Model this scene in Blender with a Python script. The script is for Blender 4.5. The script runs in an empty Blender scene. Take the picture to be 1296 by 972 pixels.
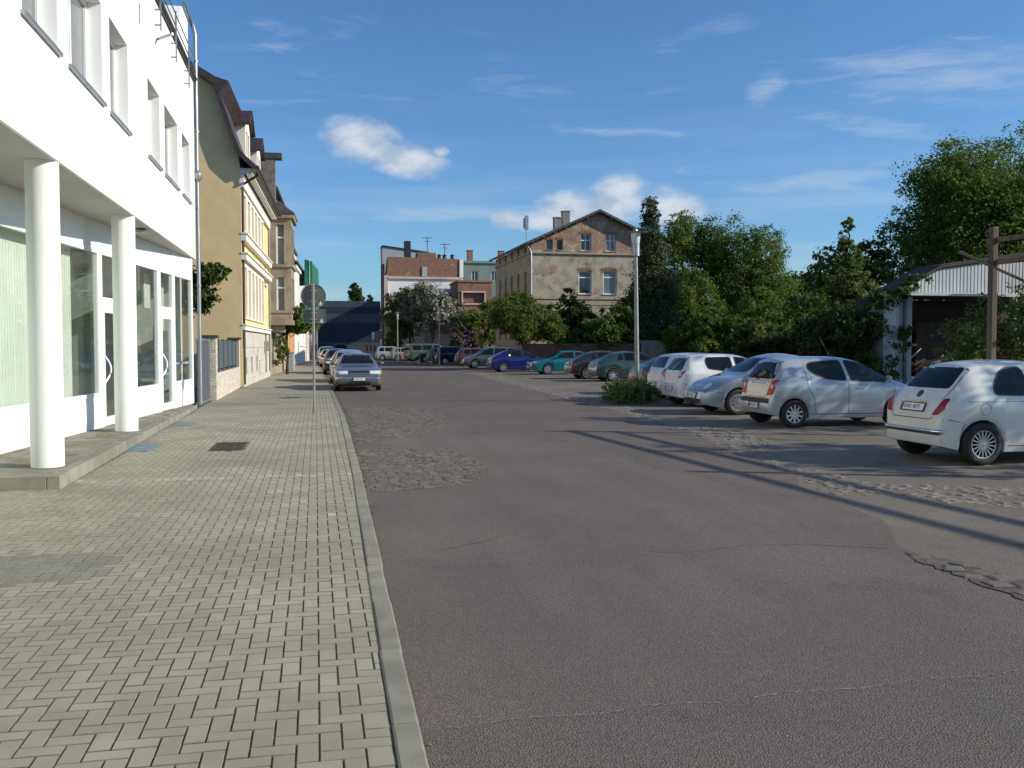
import bpy, math, random
import numpy as np
from mathutils import Vector, Matrix
from mathutils.bvhtree import BVHTree

# ---------------------------------------------------------------- camera, sky, sun, exposure
SC = bpy.context.scene
COL = SC.collection
R = math.radians
YAW = math.atan(248 / 1180)          # the lens looks this far to the right of the street's own direction (+Y)
cam_d = bpy.data.cameras.new('camera')
cam_d.sensor_width = 36
cam_d.lens = 36 * 1180 / 1296
cam_d.clip_end = 3000
cam_d.clip_start = .05
cam = bpy.data.objects.new('camera', cam_d)
COL.objects.link(cam)
cam.location = (0, 0, 1.64)
cam.rotation_euler = (R(90) - math.atan(49 / 1180), 0, -YAW)
SC.camera = cam
SC.view_settings.view_transform = 'Standard'
SC.view_settings.look = 'None'
SC.view_settings.gamma = 1
SC.view_settings.exposure = EXPO = 0.14
SUN_EL, SUN_AZ = R(25), math.atan2(.946, -.3235)
sv = Vector((math.sin(SUN_AZ) * math.cos(SUN_EL), math.cos(SUN_AZ) * math.cos(SUN_EL), math.sin(SUN_EL)))
sun_d = bpy.data.lights.new('sun', 'SUN')
sun_d.energy = 5.0
sun_d.angle = R(.53)
sun_d.color = (1, .92, .77)
sun = bpy.data.objects.new('sun', sun_d)
COL.objects.link(sun)
sun.location = (60, -20, 40)
sun.rotation_euler = sv.to_track_quat('Z', 'Y').to_euler()


class NT:
    """tiny node-tree writer"""
    def __init__(s, tree):
        s.t = tree
        s.n = tree.nodes
        s.n.clear()

    def add(s, kind, **kw):
        n = s.n.new(kind)
        for k, v in kw.items():
            if k.startswith('i_'):
                key = k[2:]
                key = int(key) if key.isdigit() else key.replace('_', ' ')
                s.put(n.inputs[key], v)
            else:
                setattr(n, k, v)
        return n

    def put(s, sock, v):
        if isinstance(v, bpy.types.NodeSocket):
            s.t.links.new(v, sock)
        elif isinstance(v, bpy.types.Node):
            s.t.links.new(v.outputs[0], sock)
        else:
            sock.default_value = v

    def math(s, op, a, b=0.0, c=None, clamp=False):
        n = s.n.new('ShaderNodeMath')
        n.operation = op
        n.use_clamp = clamp
        s.put(n.inputs[0], a)
        s.put(n.inputs[1], b)
        if c is not None:
            s.put(n.inputs[2], c)
        return n.outputs[0]

    def mix(s, f, a, b, mode='MIX'):
        n = s.n.new('ShaderNodeMix')
        n.data_type = 'RGBA'
        n.blend_type = mode
        s.put(n.inputs[0], f)
        for sock, v in ((n.inputs[6], a), (n.inputs[7], b)):
            s.put(sock, (*v, 1) if isinstance(v, tuple) and len(v) == 3 else v)
        return n.outputs[2]

    def ramp(s, f, lo, hi):
        n = s.n.new('ShaderNodeMapRange')
        n.interpolation_type = 'SMOOTHSTEP'
        s.put(n.inputs[0], f)
        n.inputs[1].default_value = lo
        n.inputs[2].default_value = hi
        return n.outputs[0]


# sky: physical sky, with thin cirrus and a few low cumulus spread over all directions
world = bpy.data.worlds.new('World')
SC.world = world
world.use_nodes = True
w = NT(world.node_tree)
sky = w.add('ShaderNodeTexSky', sky_type='NISHITA', sun_disc=False, sun_elevation=SUN_EL, sun_rotation=SUN_AZ,
            altitude=120, air_density=1.0, dust_density=.6, ozone_density=2.2)
tc = w.add('ShaderNodeTexCoord')
sep = w.add('ShaderNodeSeparateXYZ', i_0=tc.outputs['Generated'])
az = w.math('MULTIPLY', w.math('ARCTAN2', sep.outputs[0], sep.outputs[1]), 57.2958)
el = w.math('MULTIPLY', w.math('ARCSINE', sep.outputs[2]), 57.2958)


def noise2(sx, sy, scale, detail=5, off=0.0, rough=.55, dist=0.0):
    cmb = w.add('ShaderNodeCombineXYZ', i_0=w.math('MULTIPLY', az, sx), i_1=w.math('MULTIPLY', el, sy), i_2=off)
    return w.add('ShaderNodeTexNoise', i_Vector=cmb, i_Scale=scale, i_Detail=detail, i_Roughness=rough, i_Distortion=dist).outputs[0]


n_fine = noise2(1, 1.7, .55, 7, 3.1, .62)
n_big = noise2(1, 1, .16, 3, 9.7)
cum = None
# cumulus as lens-shaped puffs (azimuth, elevation, half extents in degrees), edges torn by noise
PUFFS = [(2.9, 12.1, 2.6, 1.35, -.12), (5.6, 11.0, 2.6, 1.15, -.10), (7.5, 11.6, .6, .35, 0), (15.5, 8.3, 2.5, 1.1, .06), (18.4, 8.9, 2.0, 1.6, 0),
         (21.4, 8.2, 2.3, 1.25, -.15), (13.0, 7.6, 2.6, .7, 0), (-27, 13, 5, 2.2, .1), (58, 11, 6, 2.4, 0), (95, 8, 7, 2.2, 0),
         (-62, 9, 5, 1.8, 0), (-100, 12, 7, 2.6, 0), (-150, 9, 6, 2.2, 0), (140, 13, 6, 2.4, 0)]
for ca, ce, ra, re, tl in PUFFS:
    dx = w.math('SUBTRACT', az, ca)
    dy = w.math('SUBTRACT', w.math('SUBTRACT', el, ce), w.math('MULTIPLY', dx, tl))
    q = w.math('ADD', w.math('POWER', w.math('DIVIDE', dx, ra), 2.0), w.math('POWER', w.math('DIVIDE', dy, re), 2.0))
    m = w.math('SUBTRACT', 1.0, q)
    cum = m if cum is None else w.math('MAXIMUM', cum, m)
cum_d = w.math('ADD', cum, w.math('MULTIPLY', w.math('SUBTRACT', n_fine, .5), 1.9))
cum_m = w.math('MULTIPLY', w.ramp(cum_d, -.25, 1.15), .80)
wisp = None
for ca, ce, ra, re, tl in [(19.3, 12.6, 5.2, .32, -.06), (36.5, 14.6, 7.5, 1.7, -.09), (29, 9.4, 6.5, .95, .08), (27, 14.9, 1.3, 1.1, .3), (7.5, 8.0, 7, .55, .02), (33, 12.2, 4, .6, -.2),
                           (-40, 14, 8, 1.2, .1), (75, 16, 9, 1.5, -.1), (120, 12, 8, 1.0, .1), (-95, 17, 9, 1.4, 0), (180, 15, 9, 1.3, 0)]:
    dx = w.math('SUBTRACT', az, ca)
    dy = w.math('SUBTRACT', w.math('SUBTRACT', el, ce), w.math('MULTIPLY', dx, tl))
    q = w.math('SUBTRACT', 1.0, w.math('ADD', w.math('POWER', w.math('DIVIDE', dx, ra), 2.0), w.math('POWER', w.math('DIVIDE', dy, re), 2.0)))
    wisp = q if wisp is None else w.math('MAXIMUM', wisp, q)
wisp = w.math('ADD', wisp, w.math('MULTIPLY', w.math('SUBTRACT', noise2(.5, 3.0, .55, 6, 8.8, .6, .5), .5), 3.6))
wisp_m = w.math('MULTIPLY', w.ramp(wisp, -.2, 1.6), .38)
cirrus = noise2(.30, 1.9, .36, 6, 1.3, .6, .6)
cir_m = w.math('MULTIPLY', w.math('MULTIPLY', w.ramp(cirrus, .54, .80), w.ramp(n_big, .42, .62)), .40)
veil = w.math('MULTIPLY', w.ramp(noise2(.12, 1.1, .5, 4, 6.2), .42, .72), w.math('SUBTRACT', 1.0, w.ramp(el, 2, 17)))
veil = w.math('MULTIPLY', veil, .34)
shade = w.ramp(noise2(1, 2.0, .5, 4, 5.5), .3, .65)
skyc = w.mix(1.0, sky.outputs[0], (.70, 1.05, 1.40), 'MULTIPLY')
c1 = w.mix(w.math('MAXIMUM', wisp_m, w.math('MAXIMUM', cir_m, veil)), skyc, (5.6, 6.6, 7.4))
c2 = w.mix(cum_m, c1, w.mix(shade, (4.6, 5.2, 6.0), (7.6, 7.8, 8.1)))
bg = w.add('ShaderNodeBackground', i_Color=c2, i_Strength=.094)
w.add('ShaderNodeOutputWorld', i_Surface=bg)


# ---------------------------------------------------------------- materials
MATS = {}


def M(name, c, r=.75, m=0.0, c2=None, sc=3.0, bump=0.0, bsc=60.0, coat=0.0, spec=.5, lo=.4, hi=.6, rnd=0.0, c3=None, sc3=.3, detail=8, stretch=None):
    """procedural material: base colour broken up by world-space noise, optional bump, piece-by-piece variation"""
    mt = bpy.data.materials.new(name)
    mt.use_nodes = True
    t = NT(mt.node_tree)
    pos = t.add('ShaderNodeNewGeometry')
    P = pos.outputs['Position']
    if stretch:
        P = t.add('ShaderNodeVectorMath', operation='MULTIPLY', i_0=P, i_1=stretch).outputs[0]
    col = c if c2 is None else t.mix(t.ramp(t.add('ShaderNodeTexNoise', i_Vector=P, i_Scale=sc, i_Detail=detail, i_Roughness=.62).outputs[0], lo, hi), c, c2)
    if c3 is not None:
        col = t.mix(t.ramp(t.add('ShaderNodeTexNoise', i_Vector=P, i_Scale=sc3, i_Detail=5).outputs[0], .45, .68), col, c3)
    if rnd:
        oi = t.add('ShaderNodeObjectInfo')
        v = t.math('FRACT', t.math('ADD', t.math('MULTIPLY', oi.outputs['Random'], 7.3), pos.outputs['Random Per Island']))
        v = t.math('ADD', t.math('MULTIPLY', v, 2 * rnd), 1 - rnd)
        cc = t.add('ShaderNodeCombineColor', i_0=v, i_1=v, i_2=v)
        col = t.mix(1.0, col, cc.outputs[0], 'MULTIPLY')
    b = t.add('ShaderNodeBsdfPrincipled', i_Roughness=r, i_Metallic=m)
    t.put(b.inputs['Base Color'], (*col, 1) if isinstance(col, tuple) else col)
    b.inputs['Specular IOR Level'].default_value = spec
    if coat:
        b.inputs['Coat Weight'].default_value = coat
        b.inputs['Coat Roughness'].default_value = .04
    if bump:
        nz = t.add('ShaderNodeTexNoise', i_Vector=pos.outputs['Position'], i_Scale=bsc, i_Detail=5, i_Roughness=.6)
        bp = t.add('ShaderNodeBump', i_Strength=bump, i_Distance=.01, i_Height=nz.outputs[0])
        t.put(b.inputs['Normal'], bp)
    t.add('ShaderNodeOutputMaterial', i_Surface=b)
    MATS[name] = mt
    return mt


def glass_mat(name, tint, refl=.9, clear=.75):
    mt = bpy.data.materials.new(name)
    mt.use_nodes = True
    t = NT(mt.node_tree)
    fr = t.add('ShaderNodeLayerWeight', i_Blend=.5)
    f = t.math('ADD', t.math('MULTIPLY', t.math('POWER', fr.outputs['Facing'], 4.0), refl), .035, clamp=True)
    tr = t.add('ShaderNodeBsdfTransparent', i_Color=(*tint, 1))
    gl = t.add('ShaderNodeBsdfGlossy', i_Color=(.95, 1, .97, 1), i_Roughness=.02)
    df = t.add('ShaderNodeBsdfDiffuse', i_Color=(tint[0] * .5, tint[1] * .55, tint[2] * .5, 1))
    m0 = t.add('ShaderNodeMixShader', i_0=clear, i_1=df.outputs[0], i_2=tr.outputs[0])
    m1 = t.add('ShaderNodeMixShader', i_0=f, i_1=m0.outputs[0], i_2=gl.outputs[0])
    t.add('ShaderNodeOutputMaterial', i_Surface=m1)
    MATS[name] = mt


def leaf_mat(name, ca, cb, trans=.35):
    mt = bpy.data.materials.new(name)
    mt.use_nodes = True
    t = NT(mt.node_tree)
    g = t.add('ShaderNodeNewGeometry')
    nz = t.add('ShaderNodeTexNoise', i_Vector=g.outputs['Position'], i_Scale=.7, i_Detail=4)
    f = t.math('ADD', t.math('MULTIPLY', g.outputs['Random Per Island'], .6), t.math('MULTIPLY', t.ramp(nz.outputs[0], .35, .65), .4))
    col = t.mix(f, ca, cb)
    d = t.add('ShaderNodeBsdfPrincipled', i_Roughness=.55)
    d.inputs['Specular IOR Level'].default_value = .25
    t.put(d.inputs['Base Color'], col)
    tr = t.add('ShaderNodeBsdfTranslucent', i_Color=t.mix(.5, col, (.10, .17, .02)))
    ms = t.add('ShaderNodeMixShader', i_0=trans, i_1=d.outputs[0], i_2=tr.outputs[0])
    t.add('ShaderNodeOutputMaterial', i_Surface=ms)
    MATS[name] = mt


def brick_mat(name, ca, cb, mortar, scale, plaster=None, amount=.5, psc=.5):
    mt = bpy.data.materials.new(name)
    mt.use_nodes = True
    t = NT(mt.node_tree)
    g = t.add('ShaderNodeNewGeometry')
    sp = t.add('ShaderNodeSeparateXYZ', i_0=g.outputs['Position'])
    v = t.add('ShaderNodeCombineXYZ', i_0=t.math('ADD', sp.outputs[0], sp.outputs[1]), i_1=sp.outputs[2])
    bk = t.add('ShaderNodeTexBrick', i_Vector=v, i_Scale=scale, i_Color1=(*ca, 1), i_Color2=(*cb, 1), i_Mortar=(*mortar, 1))
    bk.inputs['Mortar Size'].default_value = .02
    bk.inputs['Brick Width'].default_value = .25
    bk.inputs['Row Height'].default_value = .083
    nz = t.add('ShaderNodeTexNoise', i_Vector=g.outputs['Position'], i_Scale=3.0, i_Detail=6)
    col = t.mix(t.math('MULTIPLY', t.ramp(nz.outputs[0], .35, .7), .6), bk.outputs[0], (ca[0] * .55, ca[1] * .6, ca[2] * .7))
    hgt = bk.outputs[1]
    if plaster:
        pn = t.add('ShaderNodeTexNoise', i_Vector=g.outputs['Position'], i_Scale=psc, i_Detail=9, i_Roughness=.68)
        f = t.ramp(pn.outputs[0], amount - .012, amount + .012)
        stain = t.add('ShaderNodeTexNoise', i_Vector=g.outputs['Position'], i_Scale=1.6, i_Detail=8)
        pc = t.mix(t.ramp(stain.outputs[0], .35, .7), plaster, tuple(x * .72 for x in plaster))
        col = t.mix(f, col, pc)
        hgt = t.math('ADD', t.math('MULTIPLY', f, 2.0), t.math('MULTIPLY', hgt, -.3))
    b = t.add('ShaderNodeBsdfPrincipled', i_Roughness=.9)
    t.put(b.inputs['Base Color'], col)
    t.put(b.inputs['Normal'], t.add('ShaderNodeBump', i_Strength=.6, i_Distance=.02, i_Height=hgt))
    t.add('ShaderNodeOutputMaterial', i_Surface=b)
    MATS[name] = mt


M('paver', (.335, .316, .240), .85, c2=(.280, .264, .198), sc=.9, bump=.35, bsc=220, rnd=.085, c3=(.240, .228, .172), sc3=.5)
M('paver_pale', (.41, .395, .32), .85, c2=(.34, .33, .265), sc=2, bump=.3, bsc=220, rnd=.1)
M('paver_grey', (.235, .228, .185), .85, c2=(.20, .195, .158), sc=2, bump=.3, bsc=220, rnd=.1)
M('joint_sand', (.125, .115, .085), .95, c2=(.075, .072, .05), sc=9)
M('kerb_stone', (.245, .237, .19), .85, c2=(.185, .178, .145), sc=2.5, bump=.3, bsc=150, rnd=.1)
M('podium', (.25, .235, .195), .9, c2=(.17, .165, .12), sc=2.2, bump=.3, bsc=90, c3=(.12, .125, .07), sc3=3.0)


def asphalt(name, base, dark, warm, speck=.5, bs=.5):
    mt = bpy.data.materials.new(name)
    mt.use_nodes = True
    t = NT(mt.node_tree)
    P = t.add('ShaderNodeNewGeometry').outputs['Position']
    N = lambda s, d=4, r=.6: t.add('ShaderNodeTexNoise', i_Vector=P, i_Scale=s, i_Detail=d, i_Roughness=r).outputs[0]
    big = t.ramp(N(.35, 5), .38, .66)
    streak = t.add('ShaderNodeVectorMath', operation='MULTIPLY', i_0=P, i_1=(1.6, .22, 1)).outputs[0]
    st = t.ramp(t.add('ShaderNodeTexNoise', i_Vector=streak, i_Scale=1.1, i_Detail=5).outputs[0], .4, .68)
    col = t.mix(big, base, warm)
    col = t.mix(t.math('MULTIPLY', st, .32), col, dark)
    col = t.mix(t.math('MULTIPLY', t.ramp(N(1.7, 6, .7), .55, .72), .45), col, tuple(x * 1.22 for x in base))
    col = t.mix(t.math('MULTIPLY', t.ramp(N(.8, 4, .5), .60, .74), .5), col, tuple(x * .55 for x in dark))
    vor = t.add('ShaderNodeTexVoronoi', i_Vector=P, i_Scale=95.0)
    sp = t.math('ADD', t.math('MULTIPLY', t.add('ShaderNodeSeparateColor', i_0=vor.outputs['Color']).outputs[0], .6), t.math('MULTIPLY', N(260, 2), .8))
    v = t.math('ADD', t.math('MULTIPLY', sp, speck * 1.3), 1 - .8 * speck)
    col = t.mix(1.0, col, t.add('ShaderNodeCombineColor', i_0=v, i_1=v, i_2=v).outputs[0], 'MULTIPLY')
    b = t.add('ShaderNodeBsdfPrincipled', i_Roughness=.82)
    t.put(b.inputs['Base Color'], col)
    h = t.math('ADD', t.math('MULTIPLY', vor.outputs[0], -.8), t.math('MULTIPLY', N(40, 4), .6))
    t.put(b.inputs['Normal'], t.add('ShaderNodeBump', i_Strength=bs, i_Distance=.008, i_Height=h))
    t.add('ShaderNodeOutputMaterial', i_Surface=b)
    MATS[name] = mt


asphalt('asphalt', (.104, .085, .071), (.070, .061, .053), (.128, .103, .087), .8, .7)
asphalt('asphalt_patch', (.097, .083, .069), (.068, .060, .051), (.118, .096, .080), .95, .9)
asphalt('lot_surface', (.140, .119, .094), (.085, .075, .062), (.19, .158, .12), .7, .8)
M('cobble', (.150, .124, .102), .8, c2=(.105, .088, .075), sc=6, bump=.5, bsc=60, rnd=.22)
M('cobble_pale', (.20, .18, .15), .8, c2=(.145, .13, .11), sc=5, bump=.5, bsc=60, rnd=.18)
M('paver_edge', (.215, .202, .152), .95, c2=(.155, .147, .108), sc=7)
M('crevice', (.060, .052, .044), .95, c2=(.095, .081, .068), sc=14, bump=.5, bsc=60)
M('seam_grit', (.24, .23, .21), .9, c2=(.13, .125, .115), sc=30)
M('ground', (.09, .085, .055), .95, c2=(.055, .07, .03), sc=.6, bump=.5, bsc=12)
M('white_render', (.82, .82, .80), .85, c2=(.72, .715, .68), sc=1.4, bump=.2, bsc=180, lo=.45, hi=.75, stretch=(1, 1, .25))
M('white_pvc', (.80, .81, .81), .35, c2=(.76, .77, .77), sc=2)
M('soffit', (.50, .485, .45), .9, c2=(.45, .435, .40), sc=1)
M('grey_alu', (.36, .38, .38), .4, .4, c2=(.30, .32, .33), sc=5)
M('zinc', (.36, .38, .40), .42, .7, c2=(.28, .30, .31), sc=6, stretch=(1, 1, .25))
M('iron', (.05, .05, .055), .55, .5, c2=(.08, .075, .07), sc=9)
M('slate', (.045, .046, .052), .7, c2=(.075, .075, .08), sc=4, bump=.4, bsc=18)
M('brown_metal', (.050, .034, .034), .5, .2, c2=(.07, .048, .047), sc=4)
M('tan_render', (.74, .55, .29), .9, c2=(.67, .495, .26), sc=.9, bump=.2, bsc=120)
M('yellow_render', (.72, .58, .27), .88, c2=(.68, .545, .25), sc=1.2, bump=.15, bsc=120)
M('stucco_white', (.74, .71, .64), .88, c2=(.68, .65, .58), sc=1.5, bump=.15, bsc=120)
M('plinth_stone', (.52, .49, .43), .9, c2=(.44, .41, .36), sc=2, bump=.3, bsc=60, rnd=.05)
M('pale_brick', (.60, .55, .46), .8, c2=(.50, .45, .37), sc=5, bump=.25, bsc=80, rnd=.14)
M('mortar', (.30, .28, .24), .95)
M('panel_grey', (.09, .105, .125), .55, c2=(.075, .088, .10), sc=4)
M('sandstone', (.34, .285, .21), .9, c2=(.24, .20, .15), sc=1.5, bump=.4, bsc=30, rnd=.08)
M('old_brick_grey', (.22, .20, .165), .9, c2=(.15, .14, .12), sc=3, bump=.6, bsc=22)
M('orange_render', (.62, .34, .14), .9, c2=(.56, .30, .12), sc=1)
M('net_green', (.01, .17, .10), .8, c2=(.012, .12, .075), sc=3)
M('block_dark', (.016, .023, .040), .6, c2=(.013, .019, .034), sc=1)
M('block_mid', (.050, .062, .085), .6, c2=(.043, .054, .075), sc=1)
M('block_pale', (.42, .47, .52), .6, c2=(.37, .42, .47), sc=.6)
M('grey_render', (.40, .42, .42), .9, c2=(.33, .35, .36), sc=.5)
M('green_render', (.20, .26, .235), .9, c2=(.165, .215, .195), sc=.4)
M('pinkish_render', (.62, .52, .46), .9, c2=(.50, .40, .35), sc=.5)
brick_mat('villa_brick', (.33, .145, .085), (.22, .095, .06), (.42, .35, .28), 1.0, (.46, .38, .30), .57, 1.5)
brick_mat('villa_plaster', (.34, .165, .095), (.27, .12, .07), (.42, .36, .28), 1.0, (.43, .385, .30), .44, 1.0)
brick_mat('villa_side', (.36, .18, .09), (.28, .13, .07), (.42, .35, .26), 1.0, (.50, .37, .22), .41, .9)
brick_mat('far_brick', (.31, .115, .06), (.22, .08, .045), (.28, .22, .17), 1.0, (.36, .30, .24), .66, .4)
M('cornice', (.40, .34, .25), .9, c2=(.30, .255, .19), sc=1.4)
M('brick_red', (.33, .15, .085), .9, c2=(.25, .11, .065), sc=6)
M('dark_pane', (.018, .022, .026), .06, c2=(.03, .036, .042), sc=.5, spec=.7)
M('grey_pane', (.16, .18, .19), .1, c2=(.12, .135, .145), sc=.7, spec=.7)
M('concrete', (.27, .26, .235), .9, c2=(.20, .195, .175), sc=1.5, bump=.3, bsc=40)
M('rusty_wall', (.16, .10, .075), .9, c2=(.11, .075, .06), sc=2)
M('wood_old', (.16, .115, .085), .85, c2=(.10, .075, .06), sc=4, bump=.5, bsc=30, stretch=(1, 1, .15))
M('sheet_metal', (.52, .54, .55), .45, .3, c2=(.44, .46, .47), sc=1.2, stretch=(1, 1, .3))
M('shed_dark', (.045, .032, .026), .9, c2=(.07, .045, .035), sc=2)
M('lamp_metal', (.29, .295, .285), .45, .5, c2=(.24, .245, .24), sc=6)
M('lamp_glass', (.55, .60, .62), .12, c2=(.5, .55, .57), sc=3, spec=.6)
M('sign_back', (.11, .12, .11), .6, .2, c2=(.09, .10, .09), sc=6)
M('sticker', (.6, .6, .58), .6)
M('blue_plate', (.16, .22, .27), .6, c2=(.12, .17, .21), sc=8)
M('drain_iron', (.055, .048, .04), .7, .3, c2=(.085, .07, .055), sc=12, bump=.4, bsc=60)
M('bark', (.075, .058, .042), .95, c2=(.045, .036, .028), sc=6, bump=.8, bsc=25, stretch=(1, 1, .3))
M('blind', (.74, .76, .72), .8, c2=(.69, .71, .67), sc=1, rnd=.04)
M('interior', (.55, .57, .53), .9)
M('interior_dark', (.16, .17, .16), .9)
M('purple', (.20, .10, .34), .5)
M('red_sign', (.28, .05, .04), .6)
M('junk', (.20, .18, .16), .8, c2=(.10, .09, .08), sc=4)
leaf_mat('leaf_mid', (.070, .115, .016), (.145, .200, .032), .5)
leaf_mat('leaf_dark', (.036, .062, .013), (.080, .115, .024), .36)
leaf_mat('leaf_bright', (.085, .140, .020), (.170, .235, .040), .45)
leaf_mat('leaf_yellow', (.08, .12, .022), (.15, .19, .045), .4)
leaf_mat('leaf_conifer', (.026, .048, .016), (.075, .095, .032), .15)
leaf_mat('leaf_grey', (.12, .14, .085), (.27, .28, .21), .3)
leaf_mat('blossom', (.55, .54, .47), (.72, .70, .64), .3)
leaf_mat('lilac', (.20, .09, .19), (.36, .20, .34), .3)
leaf_mat('weed', (.05, .10, .02), (.12, .19, .05), .35)
leaf_mat('dry_grass', (.22, .17, .08), (.34, .27, .14), .3)
glass_mat('shop_glass', (.955, .985, .962), .7, .97)
# cars
M('tyre', (.016, .016, .017), .8, c2=(.024, .024, .023), sc=8)
M('rim_silver', (.55, .56, .57), .28, .85)
M('rim_dark', (.05, .05, .055), .5, .5)
M('chrome', (.75, .76, .77), .12, 1.0)
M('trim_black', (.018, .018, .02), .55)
M('underbody', (.010, .010, .010), .9)
M('tail_red', (.50, .006, .010), .3, coat=.15, spec=.3)
M('tail_dark', (.30, .008, .020), .28, coat=.15, spec=.3)
M('lamp_clear', (.62, .66, .68), .1, coat=.8)
M('amber', (.75, .27, .03), .15, coat=.6)
M('plate_white', (.78, .78, .75), .4)
M('plate_blue', (.01, .035, .30), .4)
M('plate_ink', (.012, .012, .014), .6)
glass_mat('car_glass', (.10, .13, .13), 1.0, .45)
M('car_glass_dark', (.008, .010, .011), .05, spec=.30, c2=(.013, .016, .017), sc=1)
M('badge', (.08, .08, .085), .3, .6)


def paint(name, c, metal=.0):
    return M('paint_' + name, c, .26 if not metal else .25, metal, coat=.9, c2=tuple(x * .93 for x in c), sc=2)


paint('cream', (.70, .70, .64))
paint('silver', (.47, .50, .52), .35)
paint('bluesilver', (.36, .40, .46), .4)
paint('white', (.74, .75, .74))
paint('darkgreen', (.028, .075, .068), .3)
paint('green', (.035, .085, .075), .3)
paint('brown', (.045, .036, .034), .3)
paint('teal', (.006, .17, .215), .25)
paint('blue', (.012, .022, .17), .25)
paint('greyblue', (.13, .155, .19), .35)
paint('navy', (.012, .016, .030), .2)
paint('black', (.012, .013, .015), .1)
paint('grey', (.15, .138, .13), .3)
paint('beige', (.40, .36, .29), .3)
paint('redbrown', (.10, .04, .035), .2)
paint('minibus', (.04, .075, .052))
paint('sand', (.42, .30, .14))
# ---------------------------------------------------------------- helpers
ORG = {}
rng = np.random.default_rng(7)
random.seed(7)


def tag(o, label=None, cat=None, group=None, kind=None):
    if label:
        o['label'] = label
    if cat:
        o['category'] = cat
    if group:
        o['group'] = group
    if kind:
        o['kind'] = kind
    return o


def thing(name, label, cat, loc=(0, 0, 0), rz=0.0, group=None):
    o = bpy.data.objects.new(name, None)
    o.empty_display_size = .2
    COL.objects.link(o)
    o.location = loc
    o.rotation_euler = (0, 0, rz)
    ORG[o.name] = tuple(loc) if rz == 0 else (0, 0, 0)
    return tag(o, label, cat, group)


def link(name, me, parent=None, mat=None):
    o = bpy.data.objects.new(name, me)
    COL.objects.link(o)
    if parent is not None:
        o.parent = parent
    if mat:
        if not me.materials:
            me.materials.append(MATS[mat])
    return o


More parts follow.
